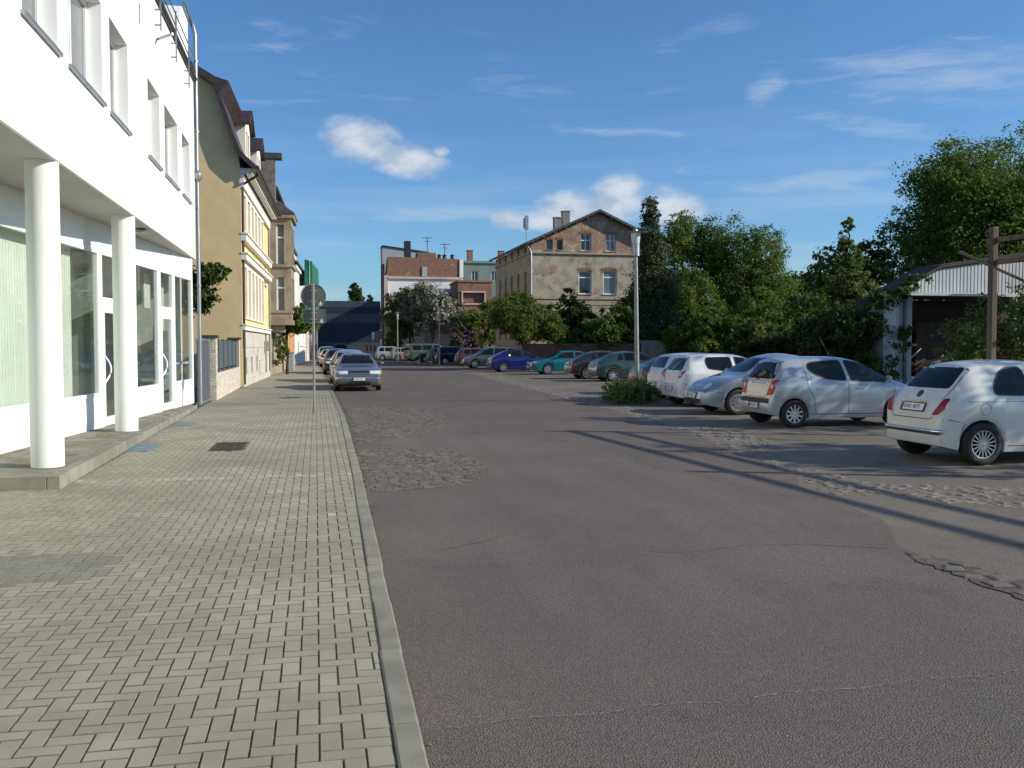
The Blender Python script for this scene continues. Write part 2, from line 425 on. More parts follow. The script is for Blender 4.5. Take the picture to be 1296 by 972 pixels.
class MB:
    def __init__(s):
        s.v, s.f = [], []

    def add(s, vs, fs):
        k = len(s.v)
        s.v += [tuple(p) for p in vs]
        s.f += [tuple(i + k for i in f) for f in fs]
        return s

    def hexa(s, p):          # 8 points: bottom 4 ccw, top 4 ccw
        return s.add(p, [(3, 2, 1, 0), (4, 5, 6, 7), (0, 1, 5, 4), (1, 2, 6, 5), (2, 3, 7, 6), (3, 0, 4, 7)])

    def box(s, x0, x1, y0, y1, z0, z1):
        return s.hexa([(x0, y0, z0), (x1, y0, z0), (x1, y1, z0), (x0, y1, z0), (x0, y0, z1), (x1, y0, z1), (x1, y1, z1), (x0, y1, z1)])

    def obox(s, c, sx, sy, sz, rz=0.0, rx=0.0):
        m = Matrix.Rotation(rz, 3, 'Z') @ Matrix.Rotation(rx, 3, 'X')
        p = []
        for z in (-.5, .5):
            for x, y in ((-.5, -.5), (.5, -.5), (.5, .5), (-.5, .5)):
                p.append(Vector(c) + m @ Vector((x * sx, y * sy, z * sz)))
        return s.hexa(p)

    def bar(s, a, b, wd, ht):   # square bar between two points
        a, b = Vector(a), Vector(b)
        d = (b - a).normalized()
        up = Vector((0, 0, 1)) if abs(d.z) < .95 else Vector((0, 1, 0))
        x = d.cross(up).normalized() * wd / 2
        y = x.cross(d).normalized() * ht / 2
        return s.hexa([a - x - y, a + x - y, a + x + y, a - x + y, b - x - y, b + x - y, b + x + y, b - x + y])

    def ext(s, poly, a, b):     # polygon of 3-D points swept by the vector a->b offsets
        n = len(poly)
        A, B = Vector(a), Vector(b)
        vs = [Vector(p) + A for p in poly] + [Vector(p) + B for p in poly]
        fs = [tuple(range(n))[::-1], tuple(range(n, 2 * n))]
        fs += [(i, (i + 1) % n, n + (i + 1) % n, n + i) for i in range(n)]
        return s.add(vs, fs)

    def tube(s, pts, r, n=8, cap=True):
        pts = [Vector(p) for p in pts]
        rs = r if isinstance(r, (list, tuple)) else [r] * len(pts)
        base = len(s.v)
        for i, p in enumerate(pts):
            d = (pts[min(i + 1, len(pts) - 1)] - pts[max(i - 1, 0)]).normalized()
            up = Vector((0, 0, 1)) if abs(d.z) < .9 else Vector((1, 0, 0))
            x = d.cross(up).normalized()
            y = x.cross(d)
            for k in range(n):
                a = 2 * math.pi * k / n
                s.v.append(tuple(p + (x * math.cos(a) + y * math.sin(a)) * rs[i]))
        for i in range(len(pts) - 1):
            for k in range(n):
                a, b = base + i * n + k, base + i * n + (k + 1) % n
                s.f.append((a, b, b + n, a + n))
        if cap:
            s.f.append(tuple(base + k for k in range(n))[::-1])
            e = base + (len(pts) - 1) * n
            s.f.append(tuple(e + k for k in range(n)))
        return s

    def lathe(s, prof, o=(0, 0, 0), n=20, axis='z'):
        base = len(s.v)
        for r, h in prof:
            for k in range(n):
                a = 2 * math.pi * k / n
                c, d = r * math.cos(a), r * math.sin(a)
                p = (c, d, h) if axis == 'z' else ((c, h, d) if axis == 'y' else (h, c, d))
                s.v.append((p[0] + o[0], p[1] + o[1], p[2] + o[2]))
        for i in range(len(prof) - 1):
            for k in range(n):
                a, b = base + i * n + k, base + i * n + (k + 1) % n
                s.f.append((a, b, b + n, a + n))
        return s

    def build(s, name, mat, parent=None, smooth=False, bevel=0.0, loc=None):
        o_ = ORG.get(parent.name, (0, 0, 0)) if parent is not None else (0, 0, 0)
        me = bpy.data.meshes.new(name)
        vs = s.v if o_ == (0, 0, 0) else [(x - o_[0], y - o_[1], z - o_[2]) for x, y, z in s.v]
        me.from_pydata(vs, [], s.f)
        me.materials.append(MATS[mat])
        if smooth:
            me.shade_smooth()
            if smooth != 'all':
                me.set_sharp_from_angle(angle=R(38))
        o = link(name, me, parent)
        ORG[o.name] = o_
        if bevel:
            b = o.modifiers.new('edge', 'BEVEL')
            b.width = bevel
            b.segments = 2
            b.limit_method = 'ANGLE'
        return o


def np_mesh(name, V, faces4, mat, parent=None, flat=True):
    me = bpy.data.meshes.new(name)
    nv, nf = len(V), len(faces4)
    me.vertices.add(nv)
    me.vertices.foreach_set('co', np.asarray(V, dtype=np.float32).ravel())
    me.loops.add(nf * 4)
    me.loops.foreach_set('vertex_index', np.asarray(faces4, dtype=np.int32).ravel())
    me.polygons.add(nf)
    me.polygons.foreach_set('loop_start', np.arange(0, nf * 4, 4, dtype=np.int32))
    me.update(calc_edges=True)
    if flat:
        me.shade_flat()
    me.materials.append(MATS[mat])
    return link(name, me, parent)


class Plane:
    """a wall plane: u runs along du, z up, d outward"""
    def __init__(s, o, du, n):
        s.o, s.du, s.n = Vector((o[0], o[1], 0)), Vector((du[0], du[1], 0)).normalized(), Vector((n[0], n[1], 0)).normalized()

    def p(s, u, z, d=0.0):
        q = s.o + s.du * u + s.n * d
        return Vector((q.x, q.y, z))

    def slab(s, mb, u0, u1, z0, z1, d0, d1, zt0=None, zt1=None):
        a, b = (z1 if zt0 is None else zt0), (z1 if zt1 is None else zt1)
        q = [s.p(u0, z0, d0), s.p(u1, z0, d0), s.p(u1, z0, d1), s.p(u0, z0, d1), s.p(u0, a, d0), s.p(u1, b, d0), s.p(u1, b, d1), s.p(u0, a, d1)]
        if s.du.cross(s.n).z < 0:
            q = [q[3], q[2], q[1], q[0], q[7], q[6], q[5], q[4]]
        return mb.hexa(q)

    def wall(s, mb, top, z0, openings=(), t=.35):
        """wall with real openings; top = [(u, z), ...] roof line"""
        us = sorted(set([u for u, _ in top] + [x for o in openings for x in o[:2]]))
        us = [u for u in us if top[0][0] <= u <= top[-1][0]]

        def tz(u):
            for (a, za), (b, zb) in zip(top, top[1:]):
                if a <= u <= b:
                    return za + (zb - za) * (u - a) / max(b - a, 1e-9)
            return top[-1][1]
        for u0, u1 in zip(us, us[1:]):
            if u1 - u0 < 1e-4:
                continue
            um = (u0 + u1) / 2
            lo = z0
            for o in sorted([o for o in openings if o[0] <= um <= o[1]], key=lambda q: q[2]):
                if o[2] - lo > 1e-4:
                    s.slab(mb, u0, u1, lo, o[2], -t, 0)
                lo = o[3]
            s.slab(mb, u0, u1, lo, 0, -t, 0, tz(u0 + 1e-6), tz(u1 - 1e-6))
        return mb

    def window(s, root, u0, u1, z0, z1, depth=.15, fw=.07, vs=(.5,), hs=(), frame='white_pvc', pane='dark_pane', sill=None, sd=.08, name='window', sw=.05):
        m = MB()
        d0, d1 = -depth - .06, -depth
        s.slab(m, u0, u0 + fw, z0, z1, d0, d1)
        s.slab(m, u1 - fw, u1, z0, z1, d0, d1)
        s.slab(m, u0 + fw, u1 - fw, z0, z0 + fw, d0, d1)
        s.slab(m, u0 + fw, u1 - fw, z1 - fw, z1, d0, d1)
        for v in vs:
            c = u0 + (u1 - u0) * v
            s.slab(m, c - fw * .5, c + fw * .5, z0 + fw, z1 - fw, d0 + .005, d1 - .003)
        for h in hs:
            c = z0 + (z1 - z0) * h
            s.slab(m, u0 + fw, u1 - fw, c - fw * .5, c + fw * .5, d0 + .007, d1 - .006)
        w_ = m.build(name, frame, root)
        m = MB()
        s.slab(m, u0 + fw * .6, u1 - fw * .6, z0 + fw * .6, z1 - fw * .6, d0 + .02, d0 + .03)
        m.build('pane', pane, w_)
        if sill:
            m = MB()
            s.slab(m, u0 - .06, u1 + .06, z0 - .05, z0 - .003, -depth, sd)
            m.build('sill', sill, w_)
        return w_


def copy_tree(o, parent=None, name=None):
    c = o.copy()
    COL.objects.link(c)
    c.parent = parent
    for ch in list(o.children):
        copy_tree(ch, c)
    return c


def lerp_tab(tab, x):
    return float(np.interp(x, [t[0] for t in tab], [t[1] for t in tab]))


def px_pave(Y):      # inner edge of the kerb along the street
    return lerp_tab([(-12, .25), (3.5, .295), (6.7, .35), (12, .44), (22, .53), (35, .46), (60, .25), (130, -.1)], Y)


def px_road(Y):      # ragged right edge of the road's asphalt
    return lerp_tab([(-12, 3.4), (0, 4.2), (6.4, 4.78), (11.2, 6.08), (18.2, 7.3), (24.5, 7.63), (30.7, 7.87), (40.7, 8.27), (54.7, 9.0), (71, 9.2), (135, 8)], Y)
# ---------------------------------------------------------------- ground, road, pavement
m = MB()
m.add([(-700, -300, -.13), (700, -300, -.13), (700, 1200, -.13), (-700, 1200, -.13)], [(0, 1, 2, 3)])
ground = tag(m.build('ground', 'ground'), kind='structure')


def sheet(name, pts, z, mat, parent=None):
    mb = MB()
    mb.add([(x, y, z) for x, y in pts], [tuple(range(len(pts)))])
    return mb.build(name, mat, parent)


lot = tag(sheet('parking_lot', [(3, -14), (19, -14), (22, 30), (27, 60), (24, 128), (5, 128)], -.058, 'lot_surface'), kind='structure')
ys = np.arange(-12, 131, 1.0)
right, left = [], []
for y in np.arange(-12, 131, .35):
    j = .10 * math.sin(y * 1.7) + .07 * math.sin(y * 4.1 + 1) + random.uniform(-.05, .05)
    right.append((px_road(y) + j, y))
for y in ys:
    left.append((px_pave(y) + .05, y))
mb = MB()
vs, fs = [], []
N = 400
yy = np.linspace(-12, 131, N)
rx = np.interp(yy, [p[1] for p in right], [p[0] for p in right])
for i, y in enumerate(yy):
    vs += [(px_pave(y) + .05, y, -.05), (rx[i], y, -.05)]
fs = [(2 * i, 2 * i + 1, 2 * i + 3, 2 * i + 2) for i in range(N - 1)]
mb.add(vs, fs)
# the cross street at the far end
road = tag(mb.build('road', 'asphalt'), kind='structure')
tag(sheet('cross_street', [(-60, 130.9), (90, 130.9), (90, 137.5), (-60, 137.5)], -.046, 'asphalt'), kind='structure')
# newer strip of asphalt with a ragged crumbling edge across the road
pts = [(px_pave(-11) + .05, -11), (px_road(-11) - .2, -11)]
edge = [(x, 4.02 + .03 * (x - .43) + .018 * math.sin(x * 9) + random.uniform(-.012, .012)) for x in np.linspace(4.3, .42, 150)]
sheet('asphalt_patch', pts + edge, -.046, 'asphalt_patch', road)
mb = MB()
for (x0, y0), (x1, y1) in zip(edge, edge[1:]):
    if random.random() < .8:
        a, b = random.uniform(.001, .006), random.uniform(.001, .006)
        mb.add([(x0, y0 - a, -.0425), (x1, y1 - a, -.0425), (x1, y1 + b, -.0425), (x0, y0 + b, -.0425)], [(0, 3, 2, 1)])
mb.build('asphalt_seam', 'seam_grit', road)
# hairline cracks
mb = MB()
for x0, y0, a, n in [(5.1, 10.2, 1.9, 26), (4.75, 6.8, 2.1, 16), (2.2, 17, .3, 22), (.6, 22, 1.3, 14), (5.2, 27, 2.0, 30), (1.0, 7.6, .4, 6)]:
    p = Vector((x0, y0))
    for i in range(n):
        a += random.uniform(-.35, .35)
        q = p + Vector((math.cos(a), math.sin(a))) * .14
        d = Vector((-math.sin(a), math.cos(a))) * random.uniform(.003, .007)
        mb.add([(*(p - d), -.0455), (*(q - d), -.0455), (*(q + d), -.0455), (*(p + d), -.0455)], [(0, 1, 2, 3)])
        p = q
mb.build('crack', 'joint_sand', road)

# pavement bed
mb = MB()
vs = []
YS = np.linspace(-12, 131, 144)
for y in YS:
    xl = -9.5 if y < 11.5 else lerp_tab([(11.5, -8.0), (25.4, -8.0), (25.5, -9.5), (30, -9.5), (131, -4)], y)
    vs += [(xl, y, -.0105), (px_pave(y), y, -.0105)]
mb.add(vs, [(2 * i, 2 * i + 1, 2 * i + 3, 2 * i + 2) for i in range(len(YS) - 1)])
mb.add([(px_pave(y), y, z) for y in YS for z in (-.12, -.0105)], [(2 * i, 2 * i + 2, 2 * i + 3, 2 * i + 1) for i in range(len(YS) - 1)])
pavement = tag(mb.build('pavement', 'joint_sand'), kind='structure')
# beyond the pavers one can tell apart: a plain sheet
mb = MB()
vs = []
YF = np.linspace(47.05, 131, 60)
for y in YF:
    vs += [(-4.5, y, 0), (px_pave(y) - .004, y, 0)]
mb.add(vs, [(2 * i, 2 * i + 1, 2 * i + 3, 2 * i + 2) for i in range(len(YF) - 1)])
mb.build('far_paving', 'paver', pavement)

# pavers laid in herringbone
U = .0925


def paver_verts(x0, x1, y0, y1, zt, tx, ty):
    g, c = .0036, .003
    x0 += g; x1 -= g; y0 += g; y1 -= g
    cx, cy = (x0 + x1) / 2, (y0 + y1) / 2
    V = []
    for k, (ins, z) in enumerate(((0, -.02), (0, -.0025), (c, 0))):
        for x, y in ((x0 + ins, y0 + ins), (x1 - ins, y0 + ins), (x1 - ins, y1 - ins), (x0 + ins, y1 - ins)):
            zz = z if k == 0 else z + zt + (x - cx) * tx + (y - cy) * ty
            V.append((x, y, zz))
    return V


PF = [(8, 9, 10, 11)] + [(k, (k + 1) % 4, 4 + (k + 1) % 4, 4 + k) for k in range(4)] + [(4 + k, 4 + (k + 1) % 4, 8 + (k + 1) % 4, 8 + k) for k in range(4)]
cyw, syw = math.cos(YAW), math.sin(YAW)


def to_px(x, y, z=0.0):
    a, b = cyw * x - syw * y, syw * x + cyw * y
    th = math.atan(49 / 1180)
    f = b * math.cos(th) - (z - 1.64) * math.sin(th)
    up = b * math.sin(th) + (z - 1.64) * math.cos(th)
    return (648 + 1180 * a / f, 486 - 1180 * up / f) if f > .2 else (-9999, 0)


near, V, F, Vp, Fp, Vg, Fg = [], [], [], [], [], [], []
plates = [(-1.66, -1.14, 15.05, 16.4), (-3.0, -2.55, 15.25, 16.4)]
jr = random.Random(3)
i0, i1, j0, j1 = int(-9.4 / U), int(.7 / U) + 2, int(-1.5 / U), int(47 / U)
for j in range(j0, j1):
    for i in range(i0, i1):
        k = (i - j) % 4
        if k == 0:
            x0, x1, y0, y1 = i * U, (i + 2) * U, j * U, (j + 1) * U
        elif k == 2:
            x0, x1, y0, y1 = i * U, (i + 1) * U, (j - 1) * U, (j + 1) * U
        else:
            continue
        cx, cy = (x0 + x1) / 2, (y0 + y1) / 2
        lim = px_pave(cy) - .004
        if cy < 11.44:
            lo = -5.2 if cy > 2 else -9
            if cy < 1.2 and cx < -3:
                continue
        elif cy < 25.5:
            lo = -2.86 - .0095 * (cy - 11.4)
        else:
            lo = -3.02 if cy < 37 else lerp_tab([(37, -2.8), (52, -2.4), (60, -2.2)], cy)
        x0, x1 = max(x0, lo), min(x1, lim)
        if 0 < lim - x1 < .035:
            x1 = lim
        if x1 - x0 < .03:
            continue
        if any(a < cx < b and c < cy < d for a, b, c, d in plates):
            continue
        # slightly uneven bed
        zt = .0016 * math.sin(cx * 1.9 + cy * .7) + .0014 * math.sin(cy * 1.1 - cx) + jr.uniform(-.0012, .0012) - .003
        tx, ty = jr.uniform(-.008, .008), jr.uniform(-.008, .008)
        pv = paver_verts(x0, x1, y0, y1, zt, tx, ty)
        pale = (17.0 < cy < 20.5 and jr.random() < .10) or (11.9 < cy < 12.15 and jr.random() < .6) or jr.random() < .0015
        grey = (-2.45 < cx < -1.5 and 6.9 < cy < 7.9)
        full = (x1 - x0) * (y1 - y0) > 1.9 * U * U
        q = to_px(cx, cy)
        if full and -30 < q[0] < 1330 and q[1] < 1010 and not pale and not grey:
            near.append((cy, pv))
        else:
            A, B = (Vp, Fp) if pale else ((Vg, Fg) if grey else (V, F))
            b = len(A)
            A += pv
            B += [tuple(b + t for t in f) for f in PF]
near.sort(key=lambda t: t[0])
EDGE = [0] + [1] * 8          # the sides and arrises of a paver are stained by the joint sand
for n_, (cy, pv) in enumerate(near):
    if n_ < 300:
        mx = sum(p[0] for p in pv) / 12
        my = sum(p[1] for p in pv) / 12
        me = bpy.data.meshes.new('paver')
        me.from_pydata([(p[0] - mx, p[1] - my, p[2]) for p in pv], [], PF)
        me.materials.append(MATS['paver'])
        me.materials.append(MATS['paver_edge'])
        me.polygons.foreach_set('material_index', EDGE)
        o = link('paver', me, pavement)
        o.location = (mx, my, 0)
    else:
        b = len(V)
        V += pv
        F += [tuple(b + t for t in f) for f in PF]
for nm, A, B, mt in (('paver_field', V, F, 'paver'), ('pale_paver_field', Vp, Fp, 'paver_pale'), ('grey_paver_field', Vg, Fg, 'paver_grey')):
    o = np_mesh(nm, np.array(A), np.array(B), mt, pavement)
    o.data.materials.append(MATS['paver_edge'])
    o.data.polygons.foreach_set('material_index', EDGE * (len(B) // 9))
    tag(o, kind='stuff')

# kerb stones
kerb = tag(MB().box(px_pave(8) + .02, px_pave(8) + .08, 7.95, 8.05, -.13, -.10).build('kerb', 'kerb_stone'), kind='structure')
y = -3.0
while y < 60:
    L = 1.0
    a, b = px_pave(y) + random.uniform(-.004, .004), px_pave(y + L) + random.uniform(-.004, .004)
    z = random.uniform(-.006, .004) + (.004 if 6.5 < y < 12 else 0)
    mb = MB()
    y0, y1 = y + .004, y + L - .004
    mb.hexa([(a, y0, -.13), (a + .12, y0, -.13), (b + .12, y1, -.13), (b, y1, -.13), (a, y0, z), (a + .12, y0, z - .003), (b + .12, y1, z - .003), (b, y1, z)])
    mb.build('kerb_stone', 'kerb_stone', kerb, bevel=.012)
    y += L
mb = MB()
YK = np.linspace(60.01, 131, 40)
for a, b in zip(YK, YK[1:]):
    mb.hexa([(px_pave(a), a, -.13), (px_pave(a) + .12, a, -.13), (px_pave(b) + .12, b, -.13), (px_pave(b), b, -.13),
             (px_pave(a), a, 0), (px_pave(a) + .12, a, 0), (px_pave(b) + .12, b, 0), (px_pave(b), b, 0)])
mb.build('far_kerb', 'kerb_stone', kerb)


def inside(p, poly):
    c = False
    for (x0, y0), (x1, y1) in zip(poly, poly[1:] + poly[:1]):
        if (y0 > p[1]) != (y1 > p[1]) and p[0] < (x1 - x0) * (p[1] - y0) / (y1 - y0) + x0:
            c = not c
    return c


def cobble_verts(cx, cy, sx, sy, z, rr, ang=0.0):
    a, b, h = sx / 2 - .007, sy / 2 - .007, rr.uniform(-.006, .008)
    V = []
    ca, sa = math.cos(ang), math.sin(ang)
    for ins, zz in ((0, -.03), (0, .003), (.020, .010)):
        for x, y in ((-a + ins, -b + ins), (a - ins, -b + ins), (a - ins, b - ins), (-a + ins, b - ins)):
            x += rr.uniform(-.008, .008)
            y += rr.uniform(-.008, .008)
            V.append((cx + x * ca - y * sa, cy + x * sa + y * ca, z + zz + (h if ins or zz > 0 else 0)))
    return V


def cobbles(name, poly, z, mat, seed, sx=.14, sy=.115, keep=1.0, parent=road, ang=0.0):
    rr = random.Random(seed)
    xs, ys_ = [p[0] for p in poly], [p[1] for p in poly]
    V, F = [], []
    ca, sa = math.cos(ang), math.sin(ang)
    cx0, cy0 = sum(xs) / len(xs), sum(ys_) / len(ys_)
    ext = max(max(xs) - min(xs), max(ys_) - min(ys_))
    r_ = 0
    t = -ext
    while t < ext:
        s_ = -ext + (sx / 2 if r_ % 2 else 0)
        while s_ < ext:
            w_ = sx * rr.uniform(.8, 1.2)
            x, y = cx0 + s_ * ca - t * sa, cy0 + s_ * sa + t * ca
            if inside((x + rr.uniform(-.06, .06), y + rr.uniform(-.06, .06)), poly) and rr.random() < keep:
                b = len(V)
                V += cobble_verts(x, y, w_, sy, z, rr, ang)
                F += [tuple(b + q for q in f) for f in PF]
            s_ += w_
        t += sy
        r_ += 1
    o = np_mesh(name, np.array(V), np.array(F), mat, parent)
    return tag(o, kind='stuff')


P1 = [(.60, 15.3), (1.54, 15.35), (2.09, 15.07), (2.26, 13.7), (2.37, 12.9), (2.17, 12.0), (1.86, 11.3), (1.48, 10.96), (.62, 10.75)]
P2 = [(.70, 25.5), (2.4, 25.8), (3.1, 22.6), (2.46, 18.95), (1.92, 17.5), (.66, 16.1)]
for nm, poly, sd in (('cobble_patch', P1, 1), ('cobble_patch', P2, 2)):
    sheet('cobble_bed', poly, -.047, 'joint_sand', road)
    cobbles(nm, poly, -.05, 'cobble', sd)
# cobbled strip between the road and the parking lot
st = [(8.3, 9.4), (9.4, 9.2), (8.9, 10.4), (9.6, 14), (8.9, 16.5), (8.7, 22), (8.8, 24.2), (8.9, 30), (9.6, 45), (10.0, 62), (10.4, 78)]
st = st[::-1] + [(px_road(y) - .02, y) for y in np.arange(9.0, 78, 1.3)]
S1 = [(px_road(y) + .02, y) for y in np.arange(9.5, 30, .8)] + [(px_road(y) + .75 + .35 * math.sin(y * .9), y) for y in np.arange(30, 9.5, -.8)]
S2 = [(px_road(y) + .02, y) for y in np.arange(30, 76, 1.5)] + [(px_road(y) + .8, y) for y in np.arange(76, 30, -1.5)]
cobbles('cobble_strip', S1, -.062, 'cobble_pale', 5, .13, .11, .75, lot, .1)
cobbles('cobble_strip', S2, -.06, 'cobble_pale', 6, .2, .16, .72, lot, .05)
S3 = [(5.9, 9.6), (7.3, 8.3), (8.6, 8.4), (8.1, 9.6), (6.9, 10.3)]
cobbles('cobble_strip', S3, -.062, 'cobble_pale', 8, .13, .11, .62, lot, .3)
# a torn hole at the road's edge, where single old setts show
rr = random.Random(11)
hole = [(4.70, 6.72), (4.87, 6.42), (4.92, 6.1), (4.93, 5.7), (4.93, 5.2), (4.60, 5.15), (4.58, 5.6), (4.6, 6.0), (4.6, 6.4)]
rag = []
for (x0, y0), (x1, y1) in zip(hole, hole[1:] + hole[:1]):
    for k in range(6):
        rag.append((x0 + (x1 - x0) * k / 6 + rr.uniform(-.035, .035), y0 + (y1 - y0) * k / 6 + rr.uniform(-.03, .03)))
sheet('pot_hole', rag, -.0435, 'crevice', road)
for cx, cy, sx in [(4.70, 6.52, .16), (4.70, 6.34, .17), (4.83, 6.24, .13), (4.69, 6.13, .16), (4.83, 6.0, .15), (4.68, 5.9, .16), (4.83, 5.8, .15), (4.69, 5.66, .17), (4.84, 5.58, .15), (4.71, 5.42, .16), (4.85, 5.34, .14)]:
    me = bpy.data.meshes.new('cobble')
    V = cobble_verts(0, 0, sx * rr.uniform(.9, 1.15), rr.uniform(.13, .19), -.0475, rr, rr.uniform(-.6, .6))
    me.from_pydata(V, [], PF)
    me.materials.append(MATS['cobble'])
    o = link('cobble', me, road)
    o.location = (cx, cy, 0)
# covers let into the paving
t = thing('drain_cover', 'dark brown iron drain cover set in the grey pavers', 'drain cover', (-1.4, 15.7, 0))
mb = MB().box(-1.655, -1.145, 15.06, 16.39, -.02, -.001)
mb.build('frame', 'drain_iron', t)
for k in range(9):
    MB().box(-1.62, -1.18, 15.12 + k * .14, 15.20 + k * .14, -.001, .006).build('grate_bar', 'drain_iron', t)
t = thing('cellar_cover', 'bluish grey steel cover plate beside the shop podium', 'cover plate', (-2.77, 15.8, 0))
MB().box(-2.99, -2.56, 15.26, 16.39, -.02, .002).build('plate', 'blue_plate', t)
MB().box(-2.85, -2.7, 15.7, 15.78, .002, .006).build('grip', 'zinc', t)
t = thing('access_cover', 'pale steel access cover beside far end of the podium', 'cover plate', (-2.75, 20.4, 0))
MB().box(-2.92, -2.5, 20.0, 20.9, -.002, .006).build('plate', 'blue_plate', t)
MB().box(-2.8, -2.6, 20.4, 20.5, .006, .010).build('grip', 'zinc', t)
# ---------------------------------------------------------------- white shop building (left)
B = thing('shop_building', 'white rendered office building with ground floor shop fronts behind round columns', 'building', (-3.05, 18, 0))
FX = -3.05
pl = Plane((FX, -7), (0, 1), (1, 0))
wins = [(3.3, 4.7), (5.2, 7.1), (7.7, 9.1), (11.0, 12.42), (12.97, 14.87), (15.41, 16.84), (18.73, 20.1), (20.71, 22.6), (23.3, 24.7)]
mb = MB()
pl.wall(mb, [(0, 8.5), (32.6, 8.5)], 3.88, [(a + 7, b + 7, 5.22, 6.66) for a, b in wins], .36)
mb.box(-12, FX - .36, -6.998, -6.7, 3.88, 8.5)
mb.box(-12, FX - .36, 25.25, 25.598, 0, 8.5)
mb.build('upper_wall', 'white_render', B)
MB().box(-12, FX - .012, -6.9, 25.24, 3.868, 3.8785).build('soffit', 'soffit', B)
MB().box(-11.9, FX - 1.6, -6.6, 25.2, 4.2, 8.3).build('core', 'interior_dark', B)
for a, b in wins:
    pl.window(B, a + 7, b + 7, 5.22, 6.66, .20, .075, (.5,) if b - a > 1.6 else (), (), 'white_pvc', 'grey_pane', 'zinc', .05)
# columns
for cy in (12.37, 17.27):
    MB().lathe([(.0, .15), (.19, .15), (.19, 3.8675), (0, 3.8675)], (-3.245, cy, 0), 40).build('column', 'white_render', B, smooth=True)
# podium and its edge stones
pod = MB()
poly = [(-3.02, 11.58), (-3.14, 25.3), (-8.6, 25.3), (-8.6, 11.58)]
pod.ext([(x, y, 0) for x, y in poly], (0, 0, -.05), (0, 0, .145))
pod = pod.build('podium', 'podium', B)
yy = 11.43
while yy < 25.2:
    L = min(1.0, 25.3 - yy)
    xa, xb = -2.875 - .0105 * (yy - 11.43), -2.875 - .0105 * (yy + L - 11.43)
    h = .150 if yy < 16.3 else (.125 if yy < 21 else .095)
    q = MB()
    q.hexa([(xa - .14, yy, -.05), (xa, yy, -.05), (xb, yy + L - .006, -.05), (xb - .14, yy + L - .006, -.05),
            (xa - .14, yy, h), (xa, yy, h), (xb, yy + L - .006, h), (xb - .14, yy + L - .006, h)])
    q.build('edge_stone', 'kerb_stone', pod, bevel=.008)
    yy += L
for k in range(6):
    q = MB().box(-3.02 - .95 * (k + 1) + .006, -3.02 - .95 * k, 11.43, 11.575, -.05, .150)
    q.build('edge_stone', 'kerb_stone', pod, bevel=.008)
# shop front: a glazed wall that runs at a slight angle to the facade
A0 = Vector((-3.12, 25.24))
sp = Plane(A0, (-.101, -.995), (.995, -.101))
ZB, ZS, ZG, ZT = .145, .72, 3.36, 3.867
sections = [('glass', .16, 1.80), ('door', 2.06, 3.06), ('glass', 3.34, 5.86), ('door', 6.06, 7.04), ('glass', 7.30, 9.10), ('glass', 9.22, 12.0),
            ('glass', 12.12, 15.0), ('glass', 15.12, 18.0)]
edges = [0]
for kd, a, b in sections:
    edges += [a, b]
edges.append(18.2)
for a, b in zip(edges[::2], edges[1::2]):
    fr = MB()
    sp.slab(fr, a, b, ZB, ZT, -.05, .03)
    fr.build('shopfront_mullion', 'white_pvc', B)
for kd, a, b in sections:
    q = MB()
    sp.slab(q, a, b, ZG + .0, ZT, -.045, .022)
    q.build('top_panel', 'white_pvc', B)
    q = MB()
    sp.slab(q, a, b, ZG - .07, ZG - .002, -.04, .034)
    q.build('transom', 'white_pvc', B)
    if kd == 'glass':
        q = MB()
        sp.slab(q, a, b, ZB, ZS, -.045, .020)
        sp.slab(q, a + .09, b - .09, ZB + .1, ZS - .09, .020, .027)
        sp.slab(q, a, b, ZS + .0, ZS + .06, -.04, .034)
        q.build('base_panel', 'white_pvc', B)
        q = MB()
        sp.slab(q, a, b, ZS + .06, ZG - .07, -.012, -.002)
        q.build('shop_pane', 'shop_glass', B)
    else:
        d = MB()
        for u0, u1, z0, z1 in ((a, a + .11, ZB + .01, 2.36), (b - .11, b, ZB + .01, 2.36), (a + .11, b - .11, ZB + .01, ZB + .17), (a + .11, b - .11, 2.24, 2.36)):
            sp.slab(d, u0, u1, z0, z1, -.04, .028)
        d = d.build('shop_door', 'white_pvc', B)
        q = MB()
        sp.slab(q, a + .11, b - .11, ZB + .17, 2.24, -.012, -.002)
        q.build('door_pane', 'shop_glass', d)
        q = MB()
        pts = [sp.p(b - .06 - (.13 * math.sin(t_ * math.pi)), .95 + .5 * t_, .03 + .07 * math.sin(t_ * math.pi)) for t_ in np.linspace(0, 1, 9)]
        q.tube(pts, .016, 8)
        q.build('door_handle', 'white_pvc', d, smooth=True)
        q = MB()
        sp.slab(q, a, b, 2.365, 2.52, -.045, .030)
        q.build('door_head', 'white_pvc', B)
        q = MB()
        sp.slab(q, a, b, 2.52, ZG - .07, -.012, -.002)
        q.build('fanlight_pane', 'shop_glass', B)
